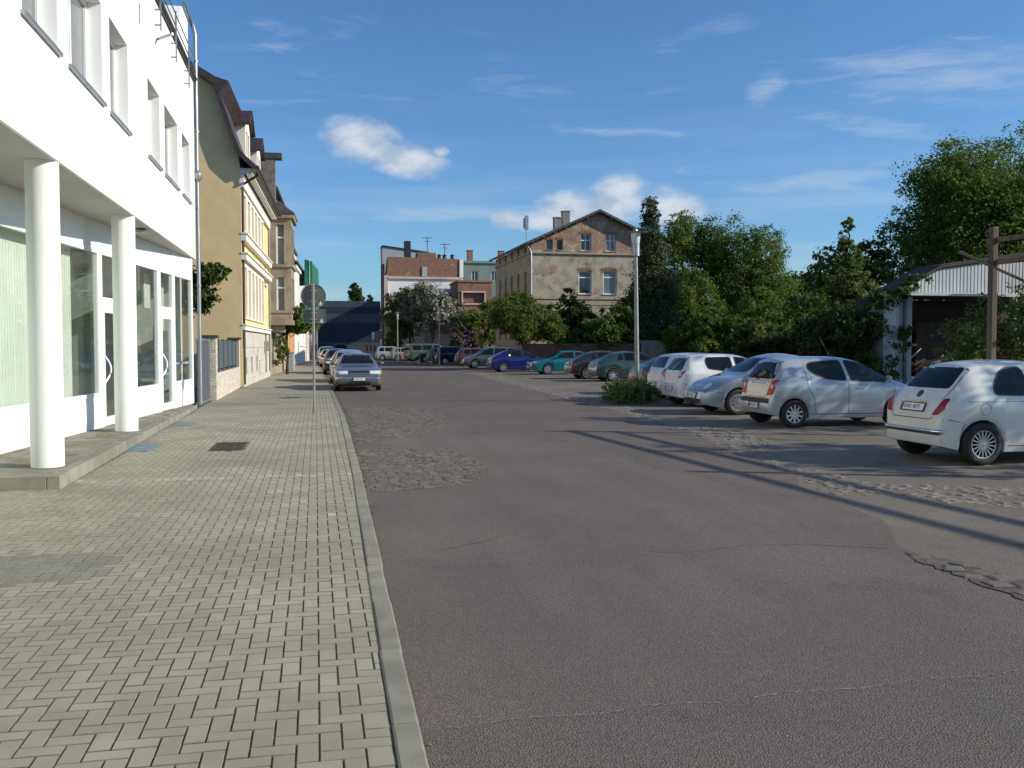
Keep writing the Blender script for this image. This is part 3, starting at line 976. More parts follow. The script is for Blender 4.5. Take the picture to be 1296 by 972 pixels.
# rooms behind the glass, blinds
q = MB()
sp.slab(q, 0.02, 18.2, ZB, 3.86, -3.6, -3.5)
sp.slab(q, 0.0, 18.2, .10, .140, -3.6, -.06)
sp.slab(q, 5.9, 6.0, ZB, 3.86, -3.5, -.1)
q.build('back_room', 'interior', B)
bl = MB()
for u0, u1 in ((7.95, 9.08), (9.3, 11.95), (12.2, 14.9), (15.2, 17.9)):
    u = u0
    while u < u1:
        a = sp.p(u, 0, -.22)
        bl.obox((a.x, a.y, (ZS + ZG) / 2), .004, .105, ZG - ZS, math.atan2(-.101, .995) + .06)
        u += .095
bl.build('vertical_blind', 'blind', B)
for u0, u1, z0, z1, mt in ((7.32, 7.6, 1.4, 3.1, 'blind'), (4.2, 4.6, 2.0, 3.3, 'blind'), (.9, 1.7, 2.0, 3.3, 'blind'), (2.1, 2.6, 2.5, 3.3, 'blind'), (3.4, 5.8, .74, 1.9, 'interior_dark'), (.2, 1.78, .8, 2.0, 'interior_dark')):
    q = MB()
    sp.slab(q, u0, u1, z0, z1, -.5, -.46)
    q.build('display_board', mt, B)
q = MB()
sp.slab(q, .22, 1.74, 1.17, 1.24, -.03, -.026)
q.build('window_stripe', 'purple', B)
q = MB()
for k in range(9):
    sp.slab(q, .3 + k * .155, .4 + k * .155, 1.185, 1.225, -.0255, -.022)
q.build('stripe_lettering', 'plate_white', B)
q = MB()
sp.slab(q, 2.2, 2.5, 1.2, 2.1, -.3, -.25)
q.build('purple_coat', 'purple', B)
# soffit lamp, gutter, snow guard, downpipe
MB().lathe([(0, 3.78), (.13, 3.79), (.14, 3.83), (.10, 3.867)], (-3.28, 19.0, 0), 20).build('soffit_lamp', 'zinc', B, smooth=True)
q = MB()
q.tube([(FX + .04, -6.9, 8.52), (FX + .04, 25.6, 8.52)], .065, 10)
q.build('gutter', 'iron', B, smooth=True)
q = MB()
q.ext([(FX + .06, -6.9, 8.56), (FX - 4.6, -6.9, 11.6), (-12, -6.9, 8.56)], (0, 0, 0), (0, 32.5, 0))
q.build('roof', 'slate', B)
for yb in (11.9, 13.8, 15.7, 17.6, 19.7, 21.8, 23.9):
    q = MB()
    x = FX + .11
    q.bar((x, yb, 7.85), (x, yb, 8.95), .03, .03)
    q.bar((FX, yb, 7.95), (x, yb, 7.95), .03, .03)
    q.bar((FX, yb, 8.25), (x, yb, 8.25), .03, .03)
    q.build('guard_bracket', 'zinc', B)
q = MB()
for z in (8.62, 8.88):
    q.tube([(FX + .11, 11, z), (FX + .11, 25.3, z)], .014, 6)
q.build('guard_rail', 'zinc', B)
q = MB()
q.bar((FX, 19.95, 7.75), (FX + .35, 19.55, 7.75), .03, .05)
q.bar((FX, 17.95, 7.75), (FX, 17.95, 7.4), .04, .04)
q.build('flag_holder', 'zinc', B)
q = MB()
q.ext([(FX - .1, 22.9, 8.56), (FX - .1, 25.45, 8.56), (FX - .1, 25.45, 9.95), (FX - .1, 24.4, 9.95)], (0, 0, 0), (-1.6, 0, 0))
q.build('roof_cheek', 'white_render', B)
q = MB()
q.tube([(FX - .05, 24.4, 10.02), (FX - .05, 25.35, 10.02), (FX - .02, 25.6, 9.95), (FX + .06, 25.72, 9.7), (FX + .06, 25.72, .12)], .05, 10)
for z in (1.2, 3.2, 5.2, 7.2, 9.0):
    q.lathe([(.05, z - .02), (.062, z - .02), (.062, z + .02), (.05, z + .02)], (FX + .06, 25.72, 0), 10)
q.lathe([(.05, 5.9), (.12, 6.0), (.12, 6.12), (.05, 6.2)], (FX + .06, 25.72, 0), 12)
q.build('downpipe', 'zinc', B, smooth=True)

# ---------------------------------------------------------------- brick garden wall with panels and gate
G_ = thing('garden_wall', 'pale brick garden wall with grey infill panels beside the yellow house', 'wall', (-2.9, 33, 0))
bw, bh, bd = .245, .075, .115


def brick_run(root, x, y0, y1, z0, z1, depth, name='brick', proud=.006):
    """courses of single bricks on the street face (+X) of a mortar core"""
    r_ = 0
    z = z0
    while z < z1 - .03:
        y = y0 - (bw / 2 if r_ % 2 else 0)
        while y < y1 - .02:
            a, b = max(y, y0), min(y + bw, y1)
            if b - a > .05:
                yield (x, a + .005, b - .005, z + .005, min(z + bh, z1) - .005)
            y += bw
        z += bh
        r_ += 1


core = MB()
core.box(-3.25, -2.906, 28.83, 37.85, 0, .80)
core.box(-3.25, -2.906, 28.83, 29.25, .80, 1.86)
core.box(-3.25, -2.906, 37.3, 37.85, .80, 1.86)
core.build('mortar_core', 'mortar', G_)
bricks = []
for seg in ((28.83, 37.85, 0, .81), (28.83, 29.25, .81, 1.86), (37.3, 37.85, .81, 1.86)):
    bricks += list(brick_run(G_, 0, *seg, .1))
me_by = {}
stuff = MB()
for n_, (x, a, b, z0, z1) in enumerate(bricks):
    if n_ < 300:
        key = (round(b - a, 3), round(z1 - z0, 3))
        if key not in me_by:
            q = MB().box(0, .012, -(b - a) / 2, (b - a) / 2, 0, z1 - z0)
            me = bpy.data.meshes.new('brick')
            me.from_pydata(q.v, [], q.f)
            me.materials.append(MATS['pale_brick'])
            me_by[key] = me
        o = link('brick', me_by[key], G_)
        o.location = (-2.906 + 2.9 + random.uniform(0, .002), (a + b) / 2 - 33, z0)
    else:
        stuff.box(-2.906, -2.895, a, b, z0, z1)
if stuff.v:
    tag(stuff.build('bricks', 'pale_brick', G_), kind='stuff')
# bricks on the pier's near end
z = 0
k = 0
pe = MB()
while z < 1.83:
    for a, b in ((-3.25, -3.02), (-3.015, -2.906)) if k % 2 else ((-3.25, -3.14), (-3.135, -2.906)):
        pe.box(a + .003, b - .003, 28.82, 28.83, z + .005, z + bh - .005)
    z += bh
    k += 1
tag(pe.build('end_bricks', 'pale_brick', G_), kind='stuff')
for a, b in ((28.76, 29.32), (37.2, 37.86)):
    MB().box(-3.32, -2.84, a, b, 1.86, 1.94).build('cap_stone', 'slate', G_, bevel=.01)
for k in range(5):
    a = 29.3 + k * 1.6
    MB().box(-3.08, -3.03, a, a + 1.54, .90, 1.80).build('infill_panel', 'panel_grey', G_)
    MB().box(-3.10, -3.00, a + 1.54, a + 1.6, .80, 1.84).build('post', 'panel_grey', G_)
t = thing('gate', 'grey metal gate between the downpipe and the brick pier', 'gate', (-3.1, 27.2, 0))
for k in range(4):
    MB().box(-3.10, -3.06, 25.95 + k * .72, 26.6 + k * .72, .12, 1.75).build('gate_panel', 'panel_grey', t)
q = MB().box(-3.13, -3.03, 25.88, 28.78, .04, .11).box(-3.13, -3.03, 25.88, 28.78, 1.76, 1.82)
q.build('gate_frame', 'zinc', t)

# ---------------------------------------------------------------- yellow house with the tan gable
H = thing('yellow_house', 'yellow house with plain tan gable wall, curved mansard roof and white dormers', 'house', (-2.8, 45, 0))
a_, b_ = Vector((-2.82, 37.9)), Vector((-2.45, 51.3))
du = (b_ - a_).normalized()
nn = Vector((du.y, -du.x))
fp = Plane(a_, du, nn)
LH = (b_ - a_).length
gp = Plane(a_, -nn, -du)     # gable plane: u runs away from the street, faces the camera
prof = [(-.60, 8.45), (-.62, 8.60), (-.05, 9.12), (.22, 9.84), (.48, 10.66), (.70, 11.28), (.55, 11.5), (.36, 11.75), (.85, 11.9), (1.45, 12.25), (4.9, 14.2), (5.2, 14.2)]
wtop = [(0, 8.5), (.05, 8.95), (.36, 9.8), (.62, 10.66), (.84, 11.28), (1.0, 11.7), (1.6, 12.05), (5.2, 14.0), (8.8, 12.05), (9.5, 10.6), (10.4, 8.5)]
q = MB()
gp.wall(q, wtop, 0, (), .3)
q.build('gable_wall', 'tan_render', H)
fw = []
for k in range(6):
    u = .55 + k * 1.62
    fw.append((u, u + .95))
ops = [(u0, u1, 2.75, 4.75) for u0, u1 in fw] + [(u0, u1, 6.15, 7.6) for u0, u1 in fw] + [(10.9, 12.1, .15, 2.9), (10.9, 12.1, 4.7, 5.6)]
q = MB()
for u0 in (1.2, 3.6, 6.0):
    ops.append((u0, u0 + .6, .45, 1.15))
fp.wall(q, [(.301, 8.45), (LH, 8.45)], 2.24, [o for o in ops if o[2] > 2.2], .3)
q.build('front_wall', 'yellow_render', H)
q = MB()
fp.wall(q, [(.301, 2.24), (LH, 2.24)], 0, [(a, b, c, min(d, 2.24)) for a, b, c, d in ops if c < 2.2], .3)
q.build('plinth_wall', 'plinth_stone', H)
for r_ in range(3):                                   # dressed courses of the plinth
    z0 = .30 + r_ * .62
    u = .0 + (.4 if r_ % 2 else 0)
    while u < 10.6:
        if not any(o[0] - .02 < u + 1.2 and u < o[1] + .02 and o[2] < z0 + .6 and o[3] > z0 for o in ops if o[2] < 2.2):
            q = MB()
            fp.slab(q, max(u, .002) + .012, u + 1.23, z0 + .012, z0 + .608, .002, .03)
            q.build('ashlar', 'plinth_stone', H)
        u += 1.25
q = MB()
fp.slab(q, .0, LH, 0, .27, .002, .05)
q.build('plinth_base', 'plinth_stone', H)
for u0, u1 in fw:
    fp.window(H, u0, u1, 2.75, 4.75, .14, .08, (.5,), (.7,), 'white_pvc', 'dark_pane', 'stucco_white', .1)
    fp.window(H, u0, u1, 6.15, 7.6, .14, .08, (.5,), (.7,), 'white_pvc', 'dark_pane', 'stucco_white', .1)
    for z0, z1 in ((2.7, 4.9), (6.1, 7.75)):
        q = MB()
        fp.slab(q, u0 - .28, u0 - .02, z0, z1, .002, .07)
        fp.slab(q, u1 + .02, u1 + .28, z0, z1, .002, .07)
        fp.slab(q, u0 - .02, u1 + .02, z1 - .14, z1, .002, .06)
        q.build('window_surround', 'stucco_white', H)
for u0 in (1.2, 3.6, 6.0):
    fp.window(H, u0, u0 + .6, .45, 1.15, .12, .05, (), (), 'grey_alu', 'dark_pane', None, name='cellar_window')
fp.window(H, 10.9, 12.1, 4.7, 5.6, .14, .08, (.5,), (), 'white_pvc', 'dark_pane', 'stucco_white', .1)
q = MB()
fp.slab(q, 10.92, 12.08, .16, 2.2, -.29, -.22)
dd = q.build('front_door', 'wood_old', H)
q = MB()
fp.slab(q, 11.0, 11.06, 1.0, 1.2, -.22, -.17)
q.build('door_handle', 'chrome', dd)
for z0, z1, d, nm in ((2.24, 2.42, .12, 'sill_course'), (4.98, 5.22, .20, 'string_course'), (5.72, 5.98, .20, 'string_course'), (7.78, 8.30, .14, 'frieze'), (8.30, 8.46, .46, 'eaves_board')):
    q = MB()
    fp.slab(q, -.0, LH, z0, z1, .002, d)
    fp.slab(q, -.03, LH + .01, z1, z1 + .05, .002, d + .06)
    q.build(nm, 'stucco_white', H)
q = MB()
fp.slab(q, 9.9, 10.35, 1.35, 1.85, .03, .25)
q.build('letter_box', 'grey_alu', H)
# roof with a thick verge, swept along the street
q = MB()
pts = []
for (u, z) in prof:
    pts.append((u, z))
back = [(5.2, 13.9), (4.9, 13.9), (1.5, 11.98), (.95, 11.62), (.80, 11.2), (.62, 10.62), (.36, 9.78), (.08, 9.0), (-.50, 8.46)]
outl = pts + back
n0 = len(outl)
ra = [gp.p(u, z, .34) for u, z in outl]
q.ext([tuple(p) for p in ra], (0, 0, 0), tuple(Vector((du.x, du.y, 0)) * (LH + .30)))
rf = q.build('roof', 'brown_metal', H)
q = MB()
q.ext([tuple(gp.p(u, z, .30)) for u, z in [(5.2, 14.2), (5.2, 13.9), (8.8, 12.1), (10.4, 8.9), (10.9, 8.5), (11.0, 8.6), (9.1, 12.3)]], (0, 0, 0), tuple(Vector((du.x, du.y, 0)) * (LH + .25)))
q.build('rear_roof', 'slate', H)
for u in (3.2, 8.6):                                   # dormers
    dpl = Plane(fp.p(u, 0, -.10), du, nn)
    q = MB()
    dpl.wall(q, [(0, 10.95), (1.0, 11.55), (2.0, 10.95)], 9.2, [(.35, .9, 9.75, 10.75), (1.1, 1.65, 9.75, 10.75)], .12)
    dpl.slab(q, 0, .1, 9.2, 10.95, -1.3, -.121)
    dpl.slab(q, 1.9, 2.0, 9.2, 10.95, -1.3, -.121)
    dm = q.build('dormer', 'stucco_white', H)
    for w0 in (.35, 1.1):
        q = MB()
        dpl.slab(q, w0, w0 + .55, 9.75, 10.75, -.08, -.06)
        q.build('pane', 'dark_pane', dm)
    q = MB()
    for s_, e_ in (((-.22, 10.86), (1.0, 11.62)), ((1.0, 11.62), (2.22, 10.86))):
        q.ext([tuple(dpl.p(s_[0], s_[1], .22)), tuple(dpl.p(e_[0], e_[1], .22)), tuple(dpl.p(e_[0], e_[1] + .12, .22)), tuple(dpl.p(s_[0], s_[1] + .12, .22))], (0, 0, 0), tuple(-nn.to_3d() * 1.6))
    q.build('dormer_roof', 'brown_metal', dm)
q = MB()
g0 = fp.p(-.30, 8.52, .66)
g1 = fp.p(LH, 8.52, .66)
q.tube([g0, g1], .075, 10)
p0 = fp.p(.06, 0, .075)
q.tube([(g0.x, g0.y + .05, 8.48), (g0.x, g0.y + .05, 8.2), (p0.x + .1, p0.y, 7.95), (p0.x, p0.y, 7.8), (p0.x, p0.y, .1)], .05, 8)
q.build('gutter', 'brown_metal', H, smooth=True)

# ---------------------------------------------------------------- stone-fronted house with a bay
S = thing('stone_house', 'grey brown stone fronted house with projecting bay and bare brick party wall', 'house', (-2.3, 58, 0))
a2, b2 = Vector((-2.42, 51.62)), Vector((-2.0, 66.5))
du2 = (b2 - a2).normalized()
n2 = Vector((du2.y, -du2.x))
sp2 = Plane(a2, du2, n2)
L2 = (b2 - a2).length
gp2 = Plane(a2, -n2, -du2)
q = MB()
gp2.wall(q, [(0, 10.0), (.2, 11.65), (1.4, 11.65), (6, 14.6), (10, 11)], 0, (), .3)
q.build('party_wall', 'old_brick_grey', S)
q = MB()
gp2.slab(q, -.72, 1.45, 11.56, 11.86, -.5, .12)
q.build('parapet_cap', 'slate', S)
q = MB()
gp2.slab(q, -.38, .38, 8.9, 11.555, -.4, .06)
q.build('parapet_wall', 'old_brick_grey', S)
q = MB()
op2 = [(u, u + 1.0, z, z + 1.8) for u in (6.2, 8.4, 10.6, 12.8) for z in (.9, 4.0, 7.1)]
sp2.wall(q, [(.301, 10.0), (L2, 10.0)], 0, op2, .3)
q.build('front_wall', 'sandstone', S)
for o in op2:
    sp2.window(S, *o, .15, .08, (.5,), (.68,), 'white_pvc', 'dark_pane', 'sandstone', .1)
# bay: near side faces the camera
bu0, bu1, bd_ = .9, 4.2, 1.12
q = MB()
for z0, z1, e in ((2.75, 3.0, .10), (3.0, 3.4, .0), (3.4, 3.55, .06), (5.35, 5.9, .0), (5.9, 6.05, .10), (8.2, 8.55, .0), (8.55, 8.75, .16)):
    sp2.slab(q, bu0 - e, bu1 + e, z0, z1, .002, bd_ + e)
for u0, u1, d0, d1 in ((bu0, bu0 + .28, bd_ - .3, bd_), (bu1 - .28, bu1, bd_ - .3, bd_), (bu0, bu0 + .28, .002, .32), (bu1 - .28, bu1, .002, .32), (2.4, 2.7, bd_ - .28, bd_)):
    for z0, z1 in ((3.55, 5.35), (6.05, 8.2)):
        sp2.slab(q, u0, u1, z0, z1, d0, d1)
sp2.slab(q, bu0 + .3, bu1 - .3, 2.35, 2.75, .002, bd_ - .4)
bay = q.build('bay_window', 'sandstone', S)
bs = Plane(sp2.p(bu0, 0, 0), n2, -du2)
for z0, z1 in ((3.55, 5.35), (6.05, 8.2)):
    q = MB()
    bs.slab(q, .32, bd_ - .3, z0, z1, -.14, -.12)
    sp2.slab(q, bu0 + .28, bu1 - .28, z0, z1, bd_ - .15, bd_ - .13)
    q.build('pane', 'grey_pane', bay)
    q = MB()
    bs.slab(q, .32, .40, z0, z1, -.118, -.08)
    bs.slab(q, bd_ - .38, bd_ - .3, z0, z1, -.118, -.08)
    bs.slab(q, .4, bd_ - .38, z0 + (z1 - z0) * .66, z0 + (z1 - z0) * .66 + .08, -.118, -.08)
    q.build('window_frame', 'white_pvc', bay)
q = MB()
q.ext([tuple(sp2.p(u, 8.76, d)) for u, d in ((bu0 - .2, .0), (bu1 + .2, .0), (bu1 + .2, bd_ + .2), (bu0 - .2, bd_ + .2))], (0, 0, 0), (0, 0, .05))
c_ = [tuple(sp2.p(bu0 - .2, 8.82, .0)), tuple(sp2.p(bu1 + .2, 8.82, .0)), tuple(sp2.p(bu1 + .2, 8.82, bd_ + .2)), tuple(sp2.p(bu0 - .2, 8.82, bd_ + .2)), tuple(sp2.p(2.2, 9.9, .0)), tuple(sp2.p(2.9, 9.9, .0)), tuple(sp2.p(2.9, 9.7, .35)), tuple(sp2.p(2.2, 9.7, .35))]
q.hexa(c_)
q.build('bay_roof', 'slate', S)
q = MB()
q.ext([tuple(gp2.p(u, z, -.3)) for u, z in [(-.5, 9.95), (-.5, 10.1), (1.2, 11.6), (6, 14.5), (6, 14.2), (1.3, 11.3)]], (0, 0, 0), tuple(du2.to_3d() * (L2 - .3)))
q.build('roof', 'slate', S)
for u in (4.2, 9.0):
    q = MB()
    x_ = sp2.p(u, 0, -.5)
    q.box(x_.x - .4, x_.x + .3, x_.y, x_.y + 1.3, 10.3, 11.6 if u > 5 else 11.9)
    q.build('roof_turret', 'brick_red', S)
for z0 in (3.3, 6.4, 9.6):
    q = MB()
    sp2.slab(q, bu1 + .2, L2, z0, z0 + .25, .002, .14)
    q.build('string_course', 'sandstone', S)

# ---------------------------------------------------------------- houses further down the left side


def town_house(name, label, a, b, h, mat, roofm, wins_z, nw, trim='stucco_white', rh=2.5, depth=9):
    a, b = Vector(a), Vector(b)
    d = (b - a).normalized()
    n = Vector((d.y, -d.x))
    t = thing(name, label, 'house', ((a.x + b.x) / 2, (a.y + b.y) / 2, 0))
    p = Plane(a, d, n)
    L = (b - a).length
    ops = []
    for k in range(nw):
        u = L * (k + .5) / nw
        ops += [(u - .5, u + .5, z, z + 1.6) for z in wins_z]
    q = MB()
    p.wall(q, [(0, h), (L, h)], 0, ops, .3)
    g = Plane(a, -n, -d)
    g.wall(q, [(.3, h), (depth / 2, h + rh), (depth, h)], 0, (), .3)
    q.build('wall', mat, t)
    for o in ops:
        p.window(t, *o, .14, .08, (.5,), (), 'white_pvc', 'dark_pane', trim, .08)
    q = MB()
    q.ext([tuple(g.p(u, z, .1)) for u, z in [(-.35, h - .05), (-.35, h + .12), (depth / 2, h + rh + .2), (depth + .2, h + .1), (depth + .2, h - .05), (depth / 2, h + rh + .003)]], (0, 0, 0), tuple(d.to_3d() * (L + .1)))
    q.build('roof', roofm, t)
    q = MB()
    p.slab(q, 0, L, h - .35, h - .1, .002, .2)
    p.slab(q, 0, L, 3.2, 3.4, .002, .1)
    q.build('cornice', trim, t)
    return t, p, L


town_house('orange_house', 'narrow orange rendered house next to the stone fronted house', (-1.98, 66.9), (-1.72, 78.5), 8.9, 'orange_render', 'brown_metal', (.9, 3.9, 6.6), 5)
t4, p4, L4 = town_house('white_house', 'white house partly wrapped in green scaffold netting', (-1.70, 79), (-1.0, 98), 8.4, 'white_render', 'slate', (.9, 3.6, 6.2), 6)
q = MB()
p4.slab(q, 1.0, 1.2, 5.2, 6.6, .02, .8)
q.build('hanging_sign', 'white_pvc', t4)
t = thing('scaffold', 'scaffold with torn green netting on the white house', 'scaffold', (-.6, 92, 0))
net = Plane((-.95, 86.5), (.06, 1), (1, -.06))
q = MB()
rr = random.Random(4)
us_ = np.linspace(0, 11, 12)
for a, b in zip(us_, us_[1:]):
    za, zb = 3.5 + rr.uniform(-.6, .6), 3.5 + rr.uniform(-.6, .6)
    d0, d1 = rr.uniform(.60, .64), rr.uniform(.60, .64)
    q.add([net.p(a, za, d0), net.p(b, zb, d1), net.p(b, 9.2 + rr.uniform(-.4, .3), d1), net.p(a, 9.2, d0)], [(0, 1, 2, 3)])
q.add([net.p(0, 3.4, .0), net.p(0, 3.6, .7), net.p(0, 9.2, .7), net.p(0, 9.4, 0)], [(0, 1, 2, 3)])
o = q.build('netting', 'net_green', t)
o.modifiers.new('thick', 'SOLIDIFY').thickness = .02
q = MB()
for u in np.linspace(0, 11, 6):
    q.tube([net.p(u, 0, .45), net.p(u, 9.3, .45)], .03, 6)
for z in (2, 4, 6, 8, 9.2):
    q.tube([net.p(0, z, .45), net.p(11, z, .45)], .03, 6)
q.build('scaffold_tube', 'zinc', t)
town_house('cream_house', 'pale cream house at the far end of the left side', (-.95, 99), (-.2, 126), 7.2, 'pinkish_render', 'slate', (.9, 3.6), 8)

# ---------------------------------------------------------------- dark commercial block across the far end
D = thing('commercial_block', 'dark blue grey striped commercial block across the end of the street', 'building', (4, 139, 0))
q = MB().box(-12, 9.3, 138.2, 156, 0, 7.9)
q.build('core', 'block_mid', D)
for z0, z1, mt, pr in ((0, 2.1, 'block_mid', .05), (2.1, 4.85, 'block_dark', .08), (4.85, 6.3, 'block_mid', .05), (6.3, 7.15, 'block_dark', .08), (7.15, 8.1, 'block_mid', .10)):
    x = -12.0
    while x < 9.2:
        MB().box(x + .015, min(x + 3.55, 9.32) - .015, 138.2 - pr, 138.198, z0 + .015, z1 - .015).build('cladding_panel', mt, D)
        x += 3.55
q = MB().box(-1.8, -.4, 137.6, 138.1, 2.3, 5.1)
q.build('pale_sign_panel', 'grey_render', D)
q = MB().box(-1.2, 1.4, 137.95, 138.11, 0.02, 1.9)
q.build('entrance', 'block_dark', D)
q = MB().box(9.33, 17, 140.5, 158, 0, 8.0)
W = thing('pale_annex', 'pale grey annex to the right of the dark striped block', 'building', (13, 141, 0))
q.build('wall', 'block_pale', W)
for z0 in (2.6, 5.2):
    MB().box(9.4, 16.9, 140.42, 140.498, z0, z0 + 1.2).build('window_band', 'dark_pane', W)
for k in range(4):
    MB().box(9.5 + k * 1.9, 9.9 + k * 1.9, 140.3, 140.41, 0, 2.3).build('pilaster', 'plate_white', W)

# ---------------------------------------------------------------- brick block, grey slab and green house (centre)
K = thing('brick_gable_building', 'old building with bare red brick top storey above a white wall', 'building', (12, 106, 0))
q = MB().box(7.6, 16.4, 105, 108, 0, 9.1)
q.build('lower_wall', 'white_render', K)
q = MB()
q.ext([(7.75, 0, 9.1), (16.4, 0, 9.1), (16.4, 0, 11.2), (15.9, 0, 11.25), (13.4, 0, 11.3), (13.3, 0, 11.9), (11.3, 0, 11.95), (11.2, 0, 11.35), (8.0, 0, 11.4)], (0, 104.94, 0), (0, 107.5, 0))
q.build('brick_top', 'far_brick', K)
q = MB().box(7.5, 7.95, 104.85, 104.98, 0, 9.3).box(7.96, 16.3, 104.80, 104.98, 8.95, 9.2)
q.build('edge_band', 'pinkish_render', K)
MB().box(16.0, 16.42, 104.84, 104.93, 9.2, 11.2).build('white_pilaster', 'white_render', K)
MB().box(11.75, 12.3, 104.84, 104.93, 9.25, 10.3).build('niche', 'grey_render', K)
MB().box(12.0, 12.4, 104.9, 104.99, 0, 9.0).build('rain_pipe', 'pinkish_render', K)
MB().box(9.9, 10.6, 106, 107, 11.4, 13.3).build('chimney', 'block_dark', K)
q = MB()
for x, h in ((12.6, 13.9), (14.6, 13.2)):
    q.tube([(x, 107, 11.3), (x, 107, h)], .05, 6)
    q.tube([(x - .6, 107, h - .1), (x + .6, 107, h - .1)], .035, 6)
    q.tube([(x - .3, 107, h - .5), (x + .3, 107, h - .5)], .035, 6)
q.build('antenna', 'iron', K)
for x in (13.9, 14.5, 15.4):
    MB().lathe([(.22, 11.2), (.22, 11.75), (.3, 11.8), (0, 11.95)], (x, 106.5, 0), 10).build('vent_pipe', 'iron', K, smooth=True)
MB().box(7.35, 7.59, 105.2, 107.8, 0, 10.6).build('side_wall', 'rusty_wall', K)
K.location = (12.95, 114.5, 0)
K.scale = (1.08, 1.08, 1.08)
T = thing('grey_slab_building', 'tall light grey flat topped building behind the brick gable', 'building', (10, 112, 0))
q = MB()
q.ext([(7.75, 0, 0), (13.2, 0, 0), (13.2, 0, 12.4), (7.75, 0, 13.1)], (0, 111, 0), (0, 114, 0))
q.build('wall', 'grey_render', T)
q = MB()
q.ext([(7.7, 0, 13.11), (13.3, 0, 12.41), (13.3, 0, 12.6), (7.7, 0, 13.3)], (0, 110.9, 0), (0, 114, 0))
q.build('roof_edge', 'block_dark', T)
T.location = (10.8, 121.0, 0)
T.scale = (1.08, 1.08, 1.08)
N_ = thing('green_house', 'grey green rendered house between the brick gable and the villa', 'house', (21, 121, 0))
gn = Plane((17.2, 120), (1, 0), (0, -1))
go = [(2.6, 3.5, 9.9, 11.2), (5.2, 6.1, 9.9, 11.2)]
q = MB()
gn.wall(q, [(0, 12.2), (8.5, 12.2)], 0, go, .3)
q.build('wall', 'green_render', N_)
for o in go:
    gn.window(N_, *o, .15, .08, (.5,), (), 'white_pvc', 'dark_pane', 'cornice', .06)
MB().box(17.0, 25.9, 119.8, 130, 12.2, 12.5).build('roof', 'green_render', N_)
for x in (19.6, 23.8):
    MB().box(x, x + .7, 122, 122.7, 12.5, 14.0).box(x - .06, x + .76, 121.94, 122.76, 14.0, 14.1).build('chimney', 'brick_red', N_)
N_.location.y += 6
N_.location.x += 1.1
N_.scale = (1.05, 1.05, 1.05)
O_ = thing('brick_outbuilding', 'low flat roofed red brick outbuilding with an open loggia', 'building', (16.4, 99, 0))
op = Plane((14.7, 98), (1, 0), (0, -1))
q = MB()
op.wall(q, [(0, 8.2), (3.6, 8.2)], 0, [(.5, 2.8, 6.0, 7.1)], .3)
q.box(14.7, 18.3, 98.301, 104, 0, 8.2)
q.build('wall', 'far_brick', O_)
q = MB()
op.slab(q, .35, .499, 5.8, 7.25, .002, .08)
op.slab(q, 2.801, 2.95, 5.8, 7.25, .002, .08)
op.slab(q, .35, 2.95, 7.1, 7.25, .082, .12)
op.slab(q, .35, 2.95, 5.8, 5.98, .082, .12)
q.build('loggia_frame', 'pinkish_render', O_)
MB().box(14.6, 18.4, 97.9, 104.1, 8.2, 8.4).build('roof_edge', 'brick_red', O_)

O_.location = (17.9, 107.5, 0)
O_.scale = (1.085, 1.085, 1.085)
# ---------------------------------------------------------------- derelict villa
V_ = thing('brick_villa', 'derelict villa with crumbling plaster, bare brick gable and low pitched roof', 'house', (22.5, 80, 0))
VX0, VX1, VY0, VY1 = 16.9, 28.05, 73.0, 88.0
vp = Plane((VX0, VY0), (1, 0), (0, -1))
UW = VX1 - VX0
aw = [(1.28, 1.78, 9.32, 10.1), (2.13, 2.63, 9.32, 10.12), (4.12, 5.0, 9.28, 10.66), (6.2, 7.08, 9.28, 10.66)]
uw = [(3.96, 5.04, 5.78, 7.66), (6.03, 7.18, 5.78, 7.72)]
lw = [(1.6, 2.6, 2.2, 4.1), (4.0, 5.0, 2.2, 4.1), (6.1, 7.1, 2.2, 4.1)]
q = MB()
vp.wall(q, [(0, 9.83), (UW / 2, 12.36), (UW, 9.83)], 9.06, aw, .4)
q.build('gable', 'villa_brick', V_)
q = MB()
vp.wall(q, [(0, 9.06), (UW, 9.06)], 0, uw + lw, .4)
q.build('front_wall', 'villa_plaster', V_)
sd = Plane((VX0, VY0), (0, 1), (-1, 0))
so = [(u, u + .9, z, z + h) for u in (1.6, 4.3, 7.0, 9.7, 12.4) for z, h in ((2.2, 1.9), (5.8, 1.85), (9.15, .6))]
q = MB()
sd.wall(q, [(.401, 9.80), (15, 9.80)], 0, so, .4)
q.build('side_wall', 'villa_side', V_)
q = MB().box(VX1 - .4, VX1, VY0 + .401, VY1, 0, 9.8).box(VX0 + .401, VX1 - .401, VY1 - .4, VY1, 0, 9.8)
q.build('rear_wall', 'villa_plaster', V_)
for o in aw[:2]:
    vp.window(V_, *o, .18, .05, (), (), 'cornice', 'dark_pane', 'cornice', .05)
for k, o in enumerate(aw[2:]):
    vp.window(V_, *o, .18, .07, (.5,), (.62,), 'white_pvc', 'dark_pane' if k == 0 else 'grey_pane', 'cornice', .06)
for k, o in enumerate(uw):
    vp.window(V_, *o, .16, .09, (), (.72,), 'white_pvc', 'dark_pane' if k == 0 else 'grey_pane', 'cornice', .08)
for o in lw:
    vp.window(V_, *o, .16, .07, (.5,), (.7,), 'cornice', 'dark_pane', 'cornice', .08)
for o in so:
    sd.window(V_, *o, .16, .07, (.5,), (), 'cornice', 'grey_pane', 'cornice', .06)
